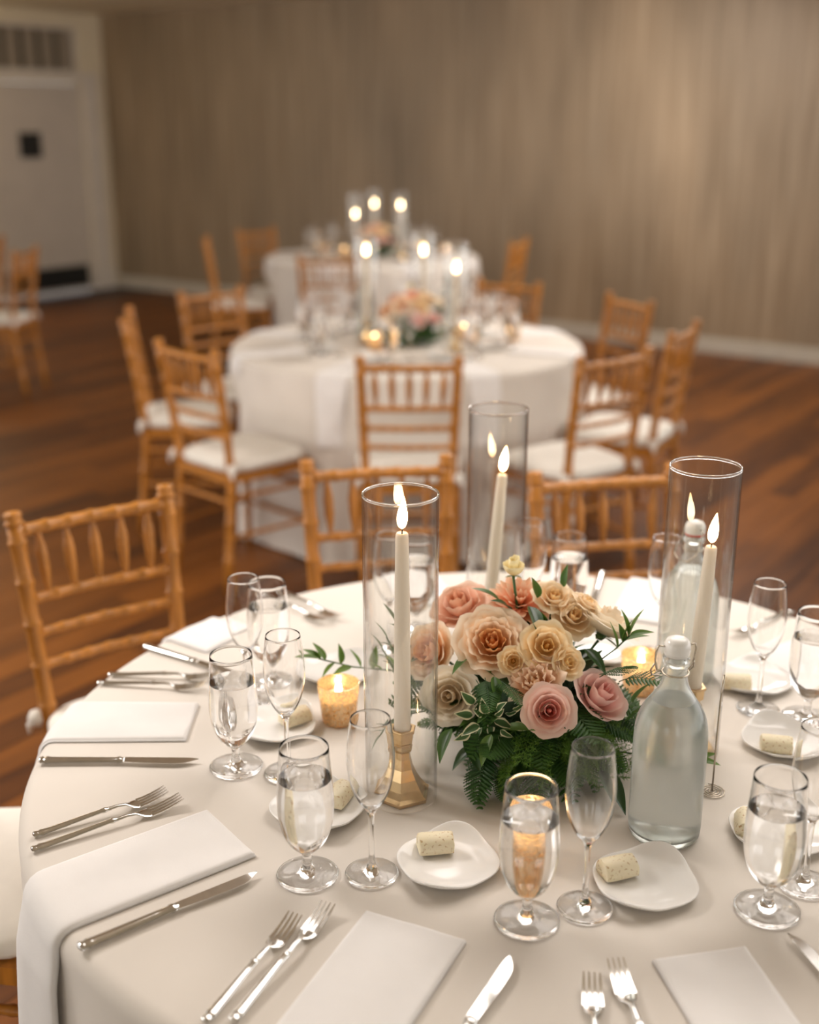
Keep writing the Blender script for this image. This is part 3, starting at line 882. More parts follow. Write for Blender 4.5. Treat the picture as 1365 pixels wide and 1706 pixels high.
# ------------------------------------------------------------------ bread plates and butter
def plate_mesh():
    n = 64
    def rad(a):
        c, s = abs(math.cos(a)), abs(math.sin(a))
        k = (c ** 2.9 + s ** 2.9) ** (-1 / 2.9)
        return .0635 * k * (1 + .05 * math.cos(2 * (a - PI / 4)))
    def zt(k, a):
        cor = max(0, math.cos(2 * (a - PI / 4))) ** 2
        up = max(0, (k - .55) / .45)
        return .0045 + .0075 * up ** 1.6 + .010 * cor * up ** 2
    g = G(); v = []; f = []; rows = [0, .2, .4, .55, .7, .82, .92, .98, 1.0]
    idx = []
    for k in rows:
        if k == 0: idx.append([len(v)] * n); v.append((0, 0, zt(0, 0))); continue
        idx.append(list(range(len(v), len(v) + n)))
        for i in range(n):
            a = 2 * PI * i / n; r = rad(a) * k
            v.append((r * math.cos(a), r * math.sin(a), zt(k, a) - (.0006 if k == 1 else 0)))
    for k in (1.004, .985, .9, .75, .6, .52, 0):
        if k == 0: idx.append([len(v)] * n); v.append((0, 0, 0)); continue
        idx.append(list(range(len(v), len(v) + n)))
        for i in range(n):
            a = 2 * PI * i / n; r = rad(a) * k
            z = 0 if k < .55 else zt(min(k, 1), a) - (.0035 if k < 1 else .0018)
            v.append((r * math.cos(a), r * math.sin(a), max(0, z)))
    for a, b in zip(idx, idx[1:]):
        for i in range(n):
            j = (i + 1) % n; q = []
            for w in (a[i], a[j], b[j], b[i]):
                if w not in q: q.append(w)
            if len(q) > 2: f.append(tuple(q))
    return G().add(v, f).mesh('bread_plate', M_china)
plate_me = plate_mesh()
def butter_mesh():
    g = G(); L, r = .047, .0165; n = 14; rng = random.Random(4)
    prof = [(-r * .95, 0), (-r * 1.02, .005)] + [(r * math.cos(PI - PI * k / 10), .006 + r * .92 * math.sin(PI * k / 10)) for k in range(11)] + [(r * 1.02, .004), (r * .95, 0)]
    rows = [(0, .0), (0, .75), (.0012, .95), (.006, 1.0), (L * .5, 1.02), (L - .006, 1), (L - .0012, .95), (L, .75), (L, 0)]
    v = []; f = []; m = len(prof)
    for x, k in rows:
        for y, z in prof:
            j = rng.uniform(-.0006, .0006)
            v.append((x - L / 2 + j, y * k + j, max(0, .009 + (z - .009) * k + j) if z > 0 else (0 if k > .5 else .009)))
    for i in range(len(rows) - 1):
        for j in range(m):
            q = (j + 1) % m
            f.append((i * m + j, (i + 1) * m + j, (i + 1) * m + q, i * m + q))
    g.add(v, f)
    return g.mesh('butter', M_butter, True, 50)
butter_me = butter_mesh()
def plate(x, y, rz, bx, by, brz, words, group=None):
    o = ob('bread_plate', plate_me, None, (x, y, ZI), rz)
    tag(o, words[0], 'plate', group or 'bread plates on the foreground table')
    if bx is not None:
        o = ob('butter_roll', butter_me, None, (bx, by, ZI + .0085), brz)
        tag(o, words[1], 'butter', 'butter rolls on the bread plates')
plate(.050, 1.334, .55, .034, 1.362, .15, ('white square bread plate at front, left of the orange glowing goblet', 'herb butter roll on the front plate left of the goblet'))
plate(.296, 1.292, .25, .264, 1.308, .35, ('white square bread plate in front of the water bottle', 'herb butter roll on the plate in front of the water bottle'))
plate(-.128, 1.464, .9, -.100, 1.480, 1.2, ('white bread plate left of the gold candlestick, behind the lower left glasses', 'herb butter roll on the plate left of the gold candlestick'))
plate(-.212, 1.706, .3, -.182, 1.714, .6, ('white bread plate at left, below the gold votive', 'herb butter roll on the left plate, seen past the flute'))
plate(.497, 1.404, .15, .455, 1.408, 1.35, ('white bread plate cut by the right edge, behind the lower right goblet', 'herb butter roll at the left corner of the plate cut by the right edge'))
plate(.580, 1.655, .9, .557, 1.624, -.2, ('white bread plate right of the water bottle, upper one at the right edge', 'herb butter roll on the plate right of the water bottle'))
plate(.588, 1.866, .5, .552, 1.838, -.1, ('white bread plate behind the right hurricane glass, below the lone flute', 'butter roll on the plate seen through the right hurricane glass'))
plate(-.128, 1.902, .2, None, None, 0, ('white bread plate behind the gold votive, left of the leaves', ''))
plate(.345, 1.985, .5, None, None, 0, ('white bread plate behind the white rose at the back right', ''))
for cen, nm in ((MID, 'middle'),):
    for k in range(8):
        an = R_(-90 - 21 + k * 45)
        plate(cen.x + .385 * math.cos(an), cen.y + .385 * math.sin(an), an, None, None, 0, ('blurred white bread plate at the %s of the %s table' % (side(an), nm), ''), 'bread plates on the %s table' % nm)

# ------------------------------------------------------------------ cutlery
def sweep(g, rows, n=10):
    """rows: x, half width, half thickness, z of the middle"""
    v = []; f = []
    for x, w, t, z in rows:
        for k in range(n):
            a = 2 * PI * k / n
            v.append((x, w * math.cos(a), z + t * math.sin(a)))
    for i in range(len(rows) - 1):
        for k in range(n):
            j = (k + 1) % n
            f.append((i * n + k, (i + 1) * n + k, (i + 1) * n + j, i * n + j))
    f.append(tuple(range(n))); f.append(tuple(reversed([(len(rows) - 1) * n + k for k in range(n)])))
    g.add(v, f)
def handle_rows(L, w0, w1, z0, z1):
    R = [(0, .2, .3), (.001, .75, .8), (.004, 1.0, 1.05), (.007, .8, .85), (.009, .8, .85), (.012, 1.02, 1.08), (.016, .9, .95), (.020, .88, .9)]
    out = []
    for x, a, b in R: out.append((x, w0 * a, .0032 * b, z0))
    for k in range(1, 7):
        x = .02 + (L - .032) * k / 6; q = k / 6
        out.append((x, w0 * .88 + (w1 - w0 * .88) * q, .0028, z0 + (z1 - z0) * q))
    out += [(L - .009, w1 * 1.25, .0036, z1), (L - .006, w1 * 1.25, .0036, z1), (L - .003, w1, .0026, z1), (L, w1, .0024, z1)]
    return out
def fork_mesh(L):
    g = G(); hl = L * .56
    rows = handle_rows(hl, .0068, .0038, .0040, .0085)
    rows += [(L * .62, .0030, .0019, .0092), (L * .68, .0032, .0017, .0080), (L * .705, .0060, .0014, .0060), (L * .73, .0098, .0012, .0045), (L * .76, .0112, .0011, .0036), (L * .785, .0114, .0010, .0034)]
    sweep(g, rows)
    for k in range(4):
        y = (-1.5 + k) * .0062
        v = []; pts = [(L * .775, .0034, .0026), (L * .83, .0042, .0021), (L * .89, .0064, .0018), (L * .95, .0096, .0015), (L, .0132, .0007)]
        for x, z, w in pts:
            for a, b in ((-1, -1), (1, -1), (1, 1), (-1, 1)): v.append((x, y * (1 + (L * .84 - x) * .6) + a * w, z + b * .0009))
        f = []
        for i in range(4):
            for a in range(4):
                b = (a + 1) % 4
                f.append((i * 4 + a, i * 4 + b, (i + 1) * 4 + b, (i + 1) * 4 + a))
        f += [(3, 2, 1, 0), (16, 17, 18, 19)]
        g.add(v, f)
    return g.mesh('fork', M_silver, True, 40)
fork_me = {k: fork_mesh(k) for k in (.19, .212)}
g = G(); sweep(g, [(x, w, t * 1.25, z) for x, w, t, z in handle_rows(.128, .0088, .0062, .0048, .0048)])
kh_me = g.mesh('knife_handle', M_silver, True, 45)
g = G(); top = []; bot = []
for k in range(19):
    u = k / 18; x = .126 + .114 * u
    yb = .0062 - .002 * u - .010 * max(0, (u - .82) / .18) ** 2 * .3
    yc = -.0062 - .0052 * math.sin(min(1, u * 1.35) * PI / 2) + .0145 * max(0, (u - .70) / .30) ** 2.2
    top.append((x, yb)); bot.append((x, min(yc, yb - .0002)))
v = []
for (x, a), (_, b) in zip(top, bot):
    v += [(x, a, .0046), (x, b, .0050), (x, a, .0062), (x, b, .0053)]
f = []
for i in range(18):
    a, b = i * 4, i * 4 + 4
    f += [(a, b, b + 1, a + 1), (a + 2, a + 3, b + 3, b + 2), (a, a + 2, b + 2, b), (a + 1, b + 1, b + 3, a + 3)]
f += [(0, 1, 3, 2), (72, 74, 75, 73)]
kb_me = G().add(v, f).mesh('knife_blade', M_silver, True, 30)
ZC = ZT + .0012
def fork(a, b, label, tilt=None):
    d = Vector((b[0] - a[0], b[1] - a[1], 0)); k = .212 if d.length > .2 else .19
    o = ob('fork', fork_me[k], None, (a[0], a[1], ZC), math.atan2(d.y, d.x)); tag(o, label, 'fork', 'forks on the foreground table')
def knife(a, b, label):
    d = Vector((b[0] - a[0], b[1] - a[1], 0))
    t = empty('table_knife', (a[0], a[1], ZC), math.atan2(d.y, d.x), label, 'knife', 'knives on the foreground table')
    ob('handle', kh_me, t); ob('blade', kb_me, t)
def along(b, d, L):                      # the far end of a utensil whose tip is at b and points along d
    d = Vector((*d, 0)).normalized() * L
    return (b[0] - d.x, b[1] - d.y)
fork((-.506, 1.398), (-.346, 1.500), 'shorter silver fork at left, upper of the pair beside the draped napkin')
fork((-.498, 1.364), (-.313, 1.486), 'longer silver fork at left, lower of the pair, lying against the draped napkin')
fork((-.533, 1.860), (-.347, 1.838), 'silver fork at the left edge, lower of the crossing pair above the napkin')
fork((-.522, 1.892), (-.352, 1.880), 'silver fork at the left edge, upper of the pair above the napkin')
fork(along((-.132, 1.227), (.087, .180), .20), (-.132, 1.227), 'silver fork at the bottom, left of the pair with tines up')
fork(along((-.098, 1.240), (.092, .193), .213), (-.098, 1.240), 'silver fork at the bottom, right of the pair by the front napkin')
fork(along((.203, 1.113), (.01, .1), .19), (.203, 1.113), 'silver fork cut by the bottom edge, lower left of the short pair')
fork(along((.233, 1.138), (-.01, .1), .213), (.233, 1.138), 'silver fork cut by the bottom edge, upper right of the short pair')
fork((.748, 2.172), (.600, 2.052), 'silver fork at the back right, crossing behind the lone flute')
fork((-.300, 2.268), (-.157, 2.110), 'silver fork at the back left behind the two tall glasses, outer one')
fork((-.270, 2.290), (-.135, 2.132), 'silver fork at the back left behind the two tall glasses, inner one')
knife((-.384, 1.166), (-.192, 1.313), 'silver knife at lower left, nearest, slanting beside the draped napkin')
knife((-.556, 1.596), (-.317, 1.596), 'silver knife lying level at the left edge below the napkin')
knife((-.483, 2.010), (-.281, 1.879), 'silver knife at the upper left edge, blade behind the glasses')
knife(along((.117, 1.152), (.052, .105), .24), (.117, 1.152), 'silver knife at the bottom centre, only its blade in the picture')
knife(along((.446, 1.193), (-.06, .20), .24), (.446, 1.193), 'silver knife at the bottom right corner, pointing at the goblet foot')
knife((.408, 2.385), (.352, 2.160), 'silver knife at the back edge, right of the full goblet')

# ------------------------------------------------------------------ flowers
def petal_mesh(R, H, u, Phi, ruffle, curl, mat, seed, tea):
    rng = random.Random(seed); p1, p2, p3 = rng.uniform(0, 6), rng.uniform(0, 6), rng.uniform(-.25, .25)
    rho = R * (.055 + .80 * u ** (.9 if tea else 1.05))
    h = H * (1.0 - .46 * u ** 1.4) if tea else H * (.78 + .30 * u - .58 * u ** 2.6)
    g = G()
    def fn(t, w):
        ph = (w - .5) * 2
        te = t * (1 - .20 * abs(ph) ** 2.4 - .045 * math.exp(-((ph - p3) / .16) ** 2) * min(1, 2 * u))
        a = Phi * ph * (1 - .40 * (1 - te) ** 2)
        r = rho * math.sin(min(1, te) * PI / 2) ** .62
        r *= 1 - .30 * (1 - u) * te ** 4
        r += curl * R * .36 * u ** 1.3 * te ** 5
        z = h * te ** (1.7 - .55 * u) - curl * R * .20 * u ** 1.5 * te ** 8
        k = ruffle * R * te ** 4
        r += k * math.sin(6 * ph + p1); z += k * .7 * math.sin(8 * ph + p2)
        r += .02 * R * u * abs(ph) ** 3 * te
        return (r * math.cos(a), r * math.sin(a), z, t)
    g.grid(fn, 10, 10)
    return g.mesh('petal', mat, True, None, True)
ROSE = {}; HEART = {}
def rose_kind(key, counts, ruffle, curl, hr, mats, tea=False):
    """mats: inner, outer"""
    L = len(counts); lay = []
    for i, n in enumerate(counts):
        u = i / (L - 1)
        mat = mats[0] if u < .5 else mats[1]
        lay.append((n, [petal_mesh(1.0, hr, u, R_(min(85, 262 / n)), ruffle * (.5 + u), curl, mat, i * 7 + k, tea) for k in range(2)]))
    g = G(); n = 14                          # closed heart of the bloom
    def fn(t, w):
        r = .115 * math.sin(PI * min(1, .12 + .86 * t)) ** .6 * (1 - .35 * t) * (1 + .10 * math.sin(2 * PI * w * 3 + 5 * t))
        return (r * math.cos(2 * PI * w), r * math.sin(2 * PI * w), hr * (.86 if tea else .70) * t, .5 * t)
    g.grid(fn, 8, n, True)
    HEART[key] = g.mesh('heart', mats[0], True, None, True)
    ROSE[key] = lay
def gcol(c): return tuple(((x / 255 + .055) / 1.055) ** 2.4 if x > 10 else x / 3294 for x in c)
def pmat(name, a, b): return leafy(name, gcol(a), gcol(b), .22, .55)
P_peach = (pmat('peach_inner_petal', (255, 182, 112), (255, 208, 152)), pmat('peach_outer_petal', (254, 206, 150), (255, 236, 212)))
P_tan = (pmat('dusty_peach_inner_petal', (234, 166, 130), (240, 188, 156)), pmat('dusty_peach_outer_petal', (238, 182, 150), (246, 212, 190)))
P_cream = (pmat('cream_inner_petal', (254, 210, 146), (254, 226, 176)), pmat('cream_outer_petal', (254, 222, 174), (255, 238, 210)))
P_yel = (pmat('butter_yellow_inner_petal', (254, 206, 128), (254, 224, 164)), pmat('butter_yellow_outer_petal', (254, 218, 156), (255, 236, 200)))
P_white = (pmat('warm_white_inner_petal', (252, 230, 198), (254, 240, 218)), pmat('warm_white_outer_petal', (252, 238, 214), (255, 246, 230)))
P_blush = (pmat('blush_inner_petal', (248, 166, 156), (250, 198, 186)), pmat('blush_outer_petal', (250, 204, 192), (254, 226, 214)))
P_pink = (pmat('pale_pink_inner_petal', (246, 176, 166), (248, 200, 190)), pmat('pale_pink_outer_petal', (250, 200, 190), (252, 222, 212)))
P_bud = (pmat('yellow_bud_inner_petal', (240, 220, 150), (246, 230, 176)), pmat('yellow_bud_outer_petal', (244, 226, 168), (248, 238, 200)))
rose_kind('peach', (3, 5, 6, 7, 8, 7, 6), .035, .75, .78, P_peach)
rose_kind('peach_side', (3, 4, 5, 6, 6, 6), .03, .60, .85, P_peach)
rose_kind('tan', (3, 4, 5, 5, 6), .03, .55, .95, P_tan, True)
rose_kind('cream', (3, 4, 5, 5, 6), .04, .70, .85, P_cream)
rose_kind('yellow', (3, 4, 5, 5, 6), .035, .65, .85, P_yel)
rose_kind('white', (2, 3, 4, 4, 5, 5), .02, .60, .95, P_white, True)
rose_kind('ruffle', (4, 6, 8, 9, 8), .08, .60, .85, (P_peach[1], pmat('ruffled_peach_petal', (246, 200, 160), (250, 226, 202))))
rose_kind('blush', (2, 3, 3, 4, 4, 5), .015, .85, 1.0, P_blush, True)
rose_kind('pink', (2, 3, 4, 4, 5), .015, .60, 1.15, P_pink, True)
rose_kind('bud', (3, 3, 4), .01, .05, 1.9, P_bud, True)
M_stem = leafy('green_stem', (.05, .12, .03), trans=.1, rough=.5)
M_calyx = leafy('calyx_green', (.09, .17, .05), trans=.2)
def sepal_mesh():
    g = G()
    for k in range(5):
        a0 = 2 * PI * k / 5
        def fn(t, w, a0=a0):
            wd = .16 * math.sin(PI * min(1, t * .9 + .1)) * (1 - t * .5)
            r = .10 + .62 * t; z = -.06 + .10 * t - .16 * t * t
            x, y = r, (w - .5) * 2 * wd
            return (x * math.cos(a0) - y * math.sin(a0), x * math.sin(a0) + y * math.cos(a0), z, t)
        g.grid(fn, 5, 2)
    g.lathe([(0, -.22), (.09, -.20), (.15, -.10), (.17, .0), (.10, .06), (0, .06)], 10)
    return g.mesh('calyx', M_calyx)
calyx_me = sepal_mesh()
def rose(parent, name, key, pt, R, d, label=None, roll=None):
    """pt: middle of the open face; d: where it looks"""
    d = Vector(d).normalized(); lay = ROSE[key]
    base = Vector(pt) - d * R * .62
    rt = empty_child(name, parent, aim(base, d, random.uniform(0, 6) if roll is None else roll, R))
    if label: rt['label'] = label
    k = 0
    for n, mes in lay:
        off = random.uniform(0, 6)
        for i in range(n):
            a = off + 2 * PI * i / n + random.uniform(-.12, .12)
            M = Matrix.Rotation(a, 4, 'Z') @ Matrix.Rotation(random.uniform(-.05, .05), 4, 'Y') @ Matrix.Scale(random.uniform(.95, 1.04), 4)
            ob('petal', mes[k % 2], rt, M=M); k += 1
    ob('heart', HEART[key], rt)
    ob('calyx', calyx_me, rt)
    return rt
def empty_child(name, parent, M):
    o = bpy.data.objects.new(name, None); o.empty_display_size = .02
    link(o, parent); o.matrix_local = M
    return o

# leaves, ferns
M_leaf = leafy('deep_green_leaf', gcol((60, 94, 38)), gcol((80, 116, 48)), .22, .35, spec=.5)
M_leaf2 = leafy('mid_green_leaf', gcol((92, 124, 54)), gcol((110, 142, 66)), .28, .4, spec=.5)
M_leafd = leafy('dark_glossy_leaf', gcol((38, 66, 32)), gcol((50, 84, 38)), .15, .3, spec=.6)
M_fern = leafy('leather_fern_green', gcol((44, 80, 32)), gcol((66, 106, 42)), .25, .45)
M_plum = leafy('asparagus_fern_green', gcol((88, 128, 42)), gcol((122, 158, 62)), .3, .5)
M_euc = leafy('grey_green_leaf', gcol((118, 134, 108)), gcol((138, 150, 124)), .25, .6)
def varieg_mat():
    m = leafy('cream_edged_leaf', gcol((70, 104, 58)), gcol((236, 232, 196)), .25, .45)
    r = [n for n in m.node_tree.nodes if n.bl_idname == 'ShaderNodeValToRGB'][0]
    r.color_ramp.elements[0].position = .62; r.color_ramp.elements[1].position = .74
    return m
M_var = varieg_mat()
def leaf_mesh(name, mat, w=.32, bend=.25, fold=.25, edge_attr=False, tip=1.0, wave=0.0):
    """leaf of length 1 along +X"""
    g = G()
    def fn(t, s):
        y = (s - .5) * 2
        wd = w * .5 * math.sin(PI * t ** .75) ** .85 * (1 - .25 * t * tip)
        if t <= 0 or t >= 1: wd = .004
        z = -bend * t * t + .10 * t + fold * abs(y) * wd * 1.6 + wave * math.sin(13 * t + 2 * y) * abs(y) * wd
        k = max(abs(y), t) if not edge_attr else max(abs(y) * 1.02, (t - .1) * .85)
        return (t, y * wd, z, k)
    g.grid(fn, 9, 4 if not edge_attr else 8)
    return g.mesh(name, mat, True, None, True)
leaf_rus = leaf_mesh('ruscus_leaf', M_leaf2, .44, .12); leaf_dk = leaf_mesh('dark_leaf', M_leafd, .46, .3); leaf_md = leaf_mesh('green_leaf', M_leaf, .44, .25)
leaf_va = leaf_mesh('variegated_leaf', M_var, .62, .35, .2, True, 1, .10); leaf_eu = leaf_mesh('grey_leaf', M_euc, .26, .15)
def fern_mesh(pairs=15, mat=None, droop=.35):
    """frond of length 1 along +X, each pinna cut into small leaflets"""
    g = G()
    def spine(t): return Vector((t * (1 - .08 * t), 0, .22 * t - droop * t * t))
    g.tube([spine(k / 10) for k in range(11)], [.009 * (1 - .08 * k) for k in range(11)], 5)
    for i in range(pairs):
        t = .14 + .84 * i / (pairs - 1)
        L = .30 * math.sin(PI * (.18 + .80 * t)) ** .8 + .02
        for s in (-1, 1):
            p = spine(t)
            d = Vector((.50, s * .85, -.12 + random.uniform(-.05, .05))).normalized()
            side = Vector((d.y, -d.x, 0)).normalized() * s
            n = 7; v = []; f = []              # toothed blade either side of the midrib
            for k in range(n + 1):
                u0 = k / n; ww = .046 * (1 - .85 * u0 ** 1.3) * min(1, .45 + 2 * u0)
                v.append(p + d * (L * u0))
                for q in (-1, 1):
                    v.append(p + d * (L * u0) + side * q * ww * .55 + Vector((0, 0, -.006)))
                    v.append(p + d * (L * (u0 + .75 / n)) + side * q * ww + Vector((0, 0, -.014)))
            for k in range(n):
                a = 5 * k
                f += [(a, a + 5, a + 6, a + 1), (a + 1, a + 6, a + 2), (a, a + 3, a + 8, a + 5), (a + 3, a + 4, a + 8)]
            g.add(v, f, [t] * len(v))
    return g.mesh('fern_frond', mat or M_fern, False, None, True)
fern_me = [fern_mesh(15), fern_mesh(13, None, .6), fern_mesh(17, None, .15)]
def plume_mesh(seed):
    """feathery asparagus fern, length 1 along +X"""
    rng = random.Random(seed); g = G()
    def spine(t): return Vector((t, .05 * math.sin(3 * t), .15 * t - .25 * t * t))
    g.tube([spine(k / 8) for k in range(9)], [.008 * (1 - .1 * k) for k in range(9)], 4)
    v = []; f = []
    for i in range(26):
        t = .12 + .86 * i / 25; s = 1 if i % 2 else -1
        L = .34 * (1 - .65 * t)
        d = Vector((.65, s * .75, rng.uniform(-.1, .25))).normalized(); p = spine(t)
        for k in range(13):
            q = p + d * L * (k / 12)
            for m in range(3):
                e = (d * .6 + Vector((rng.uniform(-1, 1), rng.uniform(-1, 1), rng.uniform(-.6, 1)))).normalized()
                w = e.cross(Vector((rng.uniform(-1, 1), rng.uniform(-1, 1), 1))).normalized() * .0042
                b = len(v); v += [q - w, q + w, q + e * .062 * rng.uniform(.7, 1.2)]; f.append((b, b + 1, b + 2))
    g.add(v, f, [random.random() for _ in v])
    return g.mesh('asparagus_fern', M_plum, False, None, True)
plume_me = [plume_mesh(1), plume_mesh(2)]
def along_x(p, d, L, roll=0.0, up=(0, 0, 1)):
    """matrix laying a unit piece along d from p, its face up"""
    d = Vector(d).normalized(); up = Vector(up)
    y = up.cross(d)
    if y.length < .05: y = Vector((0, 1, 0)).cross(d)
    y.normalize(); z = d.cross(y)
    M = Matrix(((d.x, y.x, z.x, 0), (d.y, y.y, z.y, 0), (d.z, y.z, z.z, 0), (0, 0, 0, 1)))
    return Matrix.Translation(p) @ M @ Matrix.Rotation(roll, 4, 'X') @ Matrix.Scale(L, 4)
def sprig(parent, name, pts, leaves, leaf_me, stem_r=.0012, label=None):
    """stem through pts with its leaves as sub-parts: (where 0..1, length, direction)"""
    g = G(); g.tube(pts, stem_r, 6)
    st = ob(name, g.mesh(name, M_stem), parent)
    if label: st['label'] = label
    P = [Vector(p) for p in pts]
    for t, L, d in leaves:
        x = t * (len(P) - 1); i = min(int(x), len(P) - 2)
        ob('leaf', leaf_me, st, M=along_x(P[i].lerp(P[i + 1], x - i), d, L, random.uniform(-.4, .4)))
    return st

def resting(me, M, z0=.002):
    """the same placement, lifted until the piece clears the table"""
    low = min((M @ v.co).z for v in me.vertices)
    return Matrix.Translation((0, 0, max(0, z0 - low))) @ M
def centrepiece(cx, cy, full, label, group=None):
    t = empty('floral_centerpiece', (cx, cy, ZI), 0, label, 'flower arrangement', group)
    O = Vector((.185, 1.622, .76))
    def low(name, me, parent, M): return ob(name, me, parent, M=resting(me, M))
    def L(x, y, z): return (x - O.x, y - O.y, z - O.z)
    g = G(); g.lathe([(0, 0), (.055, 0), (.062, .004), (.075, .03), (.082, .07), (.080, .073), (.070, .068), (0, .06)], 32)
    ob('bowl', g.mesh('flower_bowl', M_bowl, True, 45), t)
    g = G(); rng = random.Random(2)
    def dome(u, w):
        a = 2 * PI * w; e = u * PI / 2
        k = 1 + .06 * math.sin(5 * a) * math.sin(4 * e)
        return (.088 * math.cos(e) * math.cos(a) * k, .085 * math.cos(e) * math.sin(a) * k, .045 + .115 * math.sin(e) * k)
    g.grid(dome, 8, 20, True)
    ob('floral_foam', g.mesh('floral_foam', M_foam), t)
    blooms = [
        ('rose', 'peach', (.119, 1.588, .968), .056, (-.10, -.72, .70), 'largest bloom, open peach rose with creamy outer petals'),
        ('rose', 'peach_side', (.020, 1.640, .925), .046, (-.62, -.62, .45), 'peach rose behind the tall candle'),
        ('rose', 'tan', (.072, 1.690, .985), .047, (-.35, -.30, .90), 'dusty peach rose at the upper left'),
        ('spray_rose', 'cream', (.217, 1.662, 1.008), .032, (.05, -.45, .85), 'cream spray rose, uppermost of three'),
        ('spray_rose', 'cream', (.247, 1.640, .985), .036, (.22, -.65, .72), 'cream spray rose, front of three'),
        ('spray_rose', 'cream', (.270, 1.668, .995), .025, (.5, -.1, .85), 'cream spray rose, small one behind'),
        ('rose', 'yellow', (.197, 1.566, .968), .038, (.05, -.75, .65), 'butter yellow rose right of the largest bloom'),
        ('spray_rose', 'yellow', (.229, 1.556, .946), .026, (.40, -.72, .55), None),
        ('spray_rose', 'yellow', (.148, 1.560, .945), .022, (-.1, -.85, .5), None),
        ('rose', 'white', (.056, 1.574, .882), .044, (-.25, -.88, .40), 'creamy white rose at the lower left'),
        ('rose', 'ruffle', (.172, 1.536, .930), .042, (-.35, -.55, .75), 'ruffled pale peach rose'),
        ('rose', 'blush', (.194, 1.494, .900), .036, (.0, -.88, .48), 'blush pink rose with a spiral heart'),
        ('rose', 'pink', (.276, 1.545, .902), .042, (.42, -.45, .80), 'pale pink rose seen from the side'),
        ('rose', 'white', (.303, 1.660, .972), .050, (.45, .12, .88), 'white rose turned away at the right'),
        ('rosebud', 'bud', (.156, 1.682, 1.040), .019, (.0, -.1, 1), 'closed pale yellow bud at the top'),
    ]
    for nm, key, p, R, d, lab in blooms:
        q = Vector(L(*p))
        if full:
            rose(t, nm, key, q, R, d, lab)
            dd = Vector(d).normalized(); b = q - dd * R * .85
            g = G(); g.tube([b, b * .75 + Vector((0, 0, .012)), Vector((q.x * .35, q.y * .35, .10))], .0022, 6)
            ob('stem', g.mesh('stem', M_stem), t)
        else:
            ob(nm, flat_rose(key), t, M=aim(q - Vector(d).normalized() * R * .62, d, random.uniform(0, 6), R))
    # dahlia, petals in rings
    dd = Vector((.0, -.42, .90)).normalized(); q = Vector(L(.167, 1.672, 1.000))
    if full:
        dh = empty_child('dahlia', t, aim(q - dd * .022, dd, 0, .056)); dh['label'] = 'coral peach dahlia of many narrow petals'
    gd = G()
    for ring, (n, el, ln) in enumerate(((18, -12, 1.0), (18, 6, .95), (16, 24, .85), (12, 44, .7), (8, 64, .5))):
        for i in range(n):
            a = 2 * PI * (i + .5 * (ring % 2)) / n
            M = Matrix.Rotation(a, 4, 'Z') @ Matrix.Rotation(-R_(el + random.uniform(-5, 5)), 4, 'Y') @ Matrix.Scale(ln, 4)
            if full: ob('petal', dahlia_petal, dh, M=M)
            else:
                gd.add([M @ v.co for v in dahlia_petal.vertices], [tuple(p.vertices) for p in dahlia_petal.polygons])
    if full: ob('calyx', calyx_me, dh)
    else: ob('dahlia', gd.mesh('dahlia_far', M_dahlia), t, M=aim(q - dd * .022, dd, 0, .056))
    # ferns radiating low around the bowl
    rng = random.Random(11)
    for k in range(34 if full else 18):
        a = R_(-90 + (10.6 if full else 20) * k + rng.uniform(-7, 7)); z = .050 + .075 * rng.random()
        p = (.060 * math.cos(a), .058 * math.sin(a), z); el = rng.uniform(-.42, -.05)
        d = (math.cos(a), math.sin(a), el)
        low('fern_frond', fern_me[k % 3], t, along_x(p, d, .07 if 200 < math.degrees(a) % 360 < 228 else rng.uniform(.10, .125), rng.uniform(-.4, .4)))
    for k in range(20 if full else 6):
        a = R_(-115 + 7.5 * k + rng.uniform(-8, 8)); z = .055 + .02 * (k % 3)
        p = (.065 * math.cos(a), .065 * math.sin(a), z); d = (math.cos(a), math.sin(a), rng.uniform(-.55, .10))
        low('asparagus_fern', plume_me[k % 2], t, along_x(p, d, rng.uniform(.085, .11), rng.uniform(-1, 1)))
    for p, d, ln in ((L(.300, 1.560, .912), (.55, -.30, .30), .085), (L(.270, 1.548, .925), (.35, -.5, .35), .08), (L(.108, 1.560, .918), (.05, -.9, -.15), .072), (L(.125, 1.555, .918), (.5, -.8, -.10), .065), (L(.095, 1.560, .915), (.35, -.8, -.5), .07),
                     (L(.11, 1.535, .800), (-.25, -.8, -.52), .085), (L(.14, 1.53, .800), (-.05, -.85, -.40), .08), (L(.30, 1.545, .865), (.5, -.7, -.1), .08)):
        low('fern_frond', fern_me[rng.randrange(3)], t, along_x(p, d, ln, rng.uniform(-.3, .3)))
    # broad leaves filling the sides
    for k in range(110 if full else 26):
        a = rng.uniform(-PI, PI); e = rng.uniform(.05, 1.15)
        n = Vector((math.cos(a) * math.cos(e), math.sin(a) * math.cos(e), math.sin(e)))
        p = Vector((.095 * n.x, .090 * n.y, .055 + .105 * n.z))
        d = n + Vector((rng.uniform(-.5, .5), rng.uniform(-.5, .5), rng.uniform(-.6, .1)))
        low('leaf', (leaf_dk, leaf_md, leaf_dk)[k % 3], t, along_x(p, d, rng.uniform(.035, .055), rng.uniform(-.7, .7)))
    if not full: return t
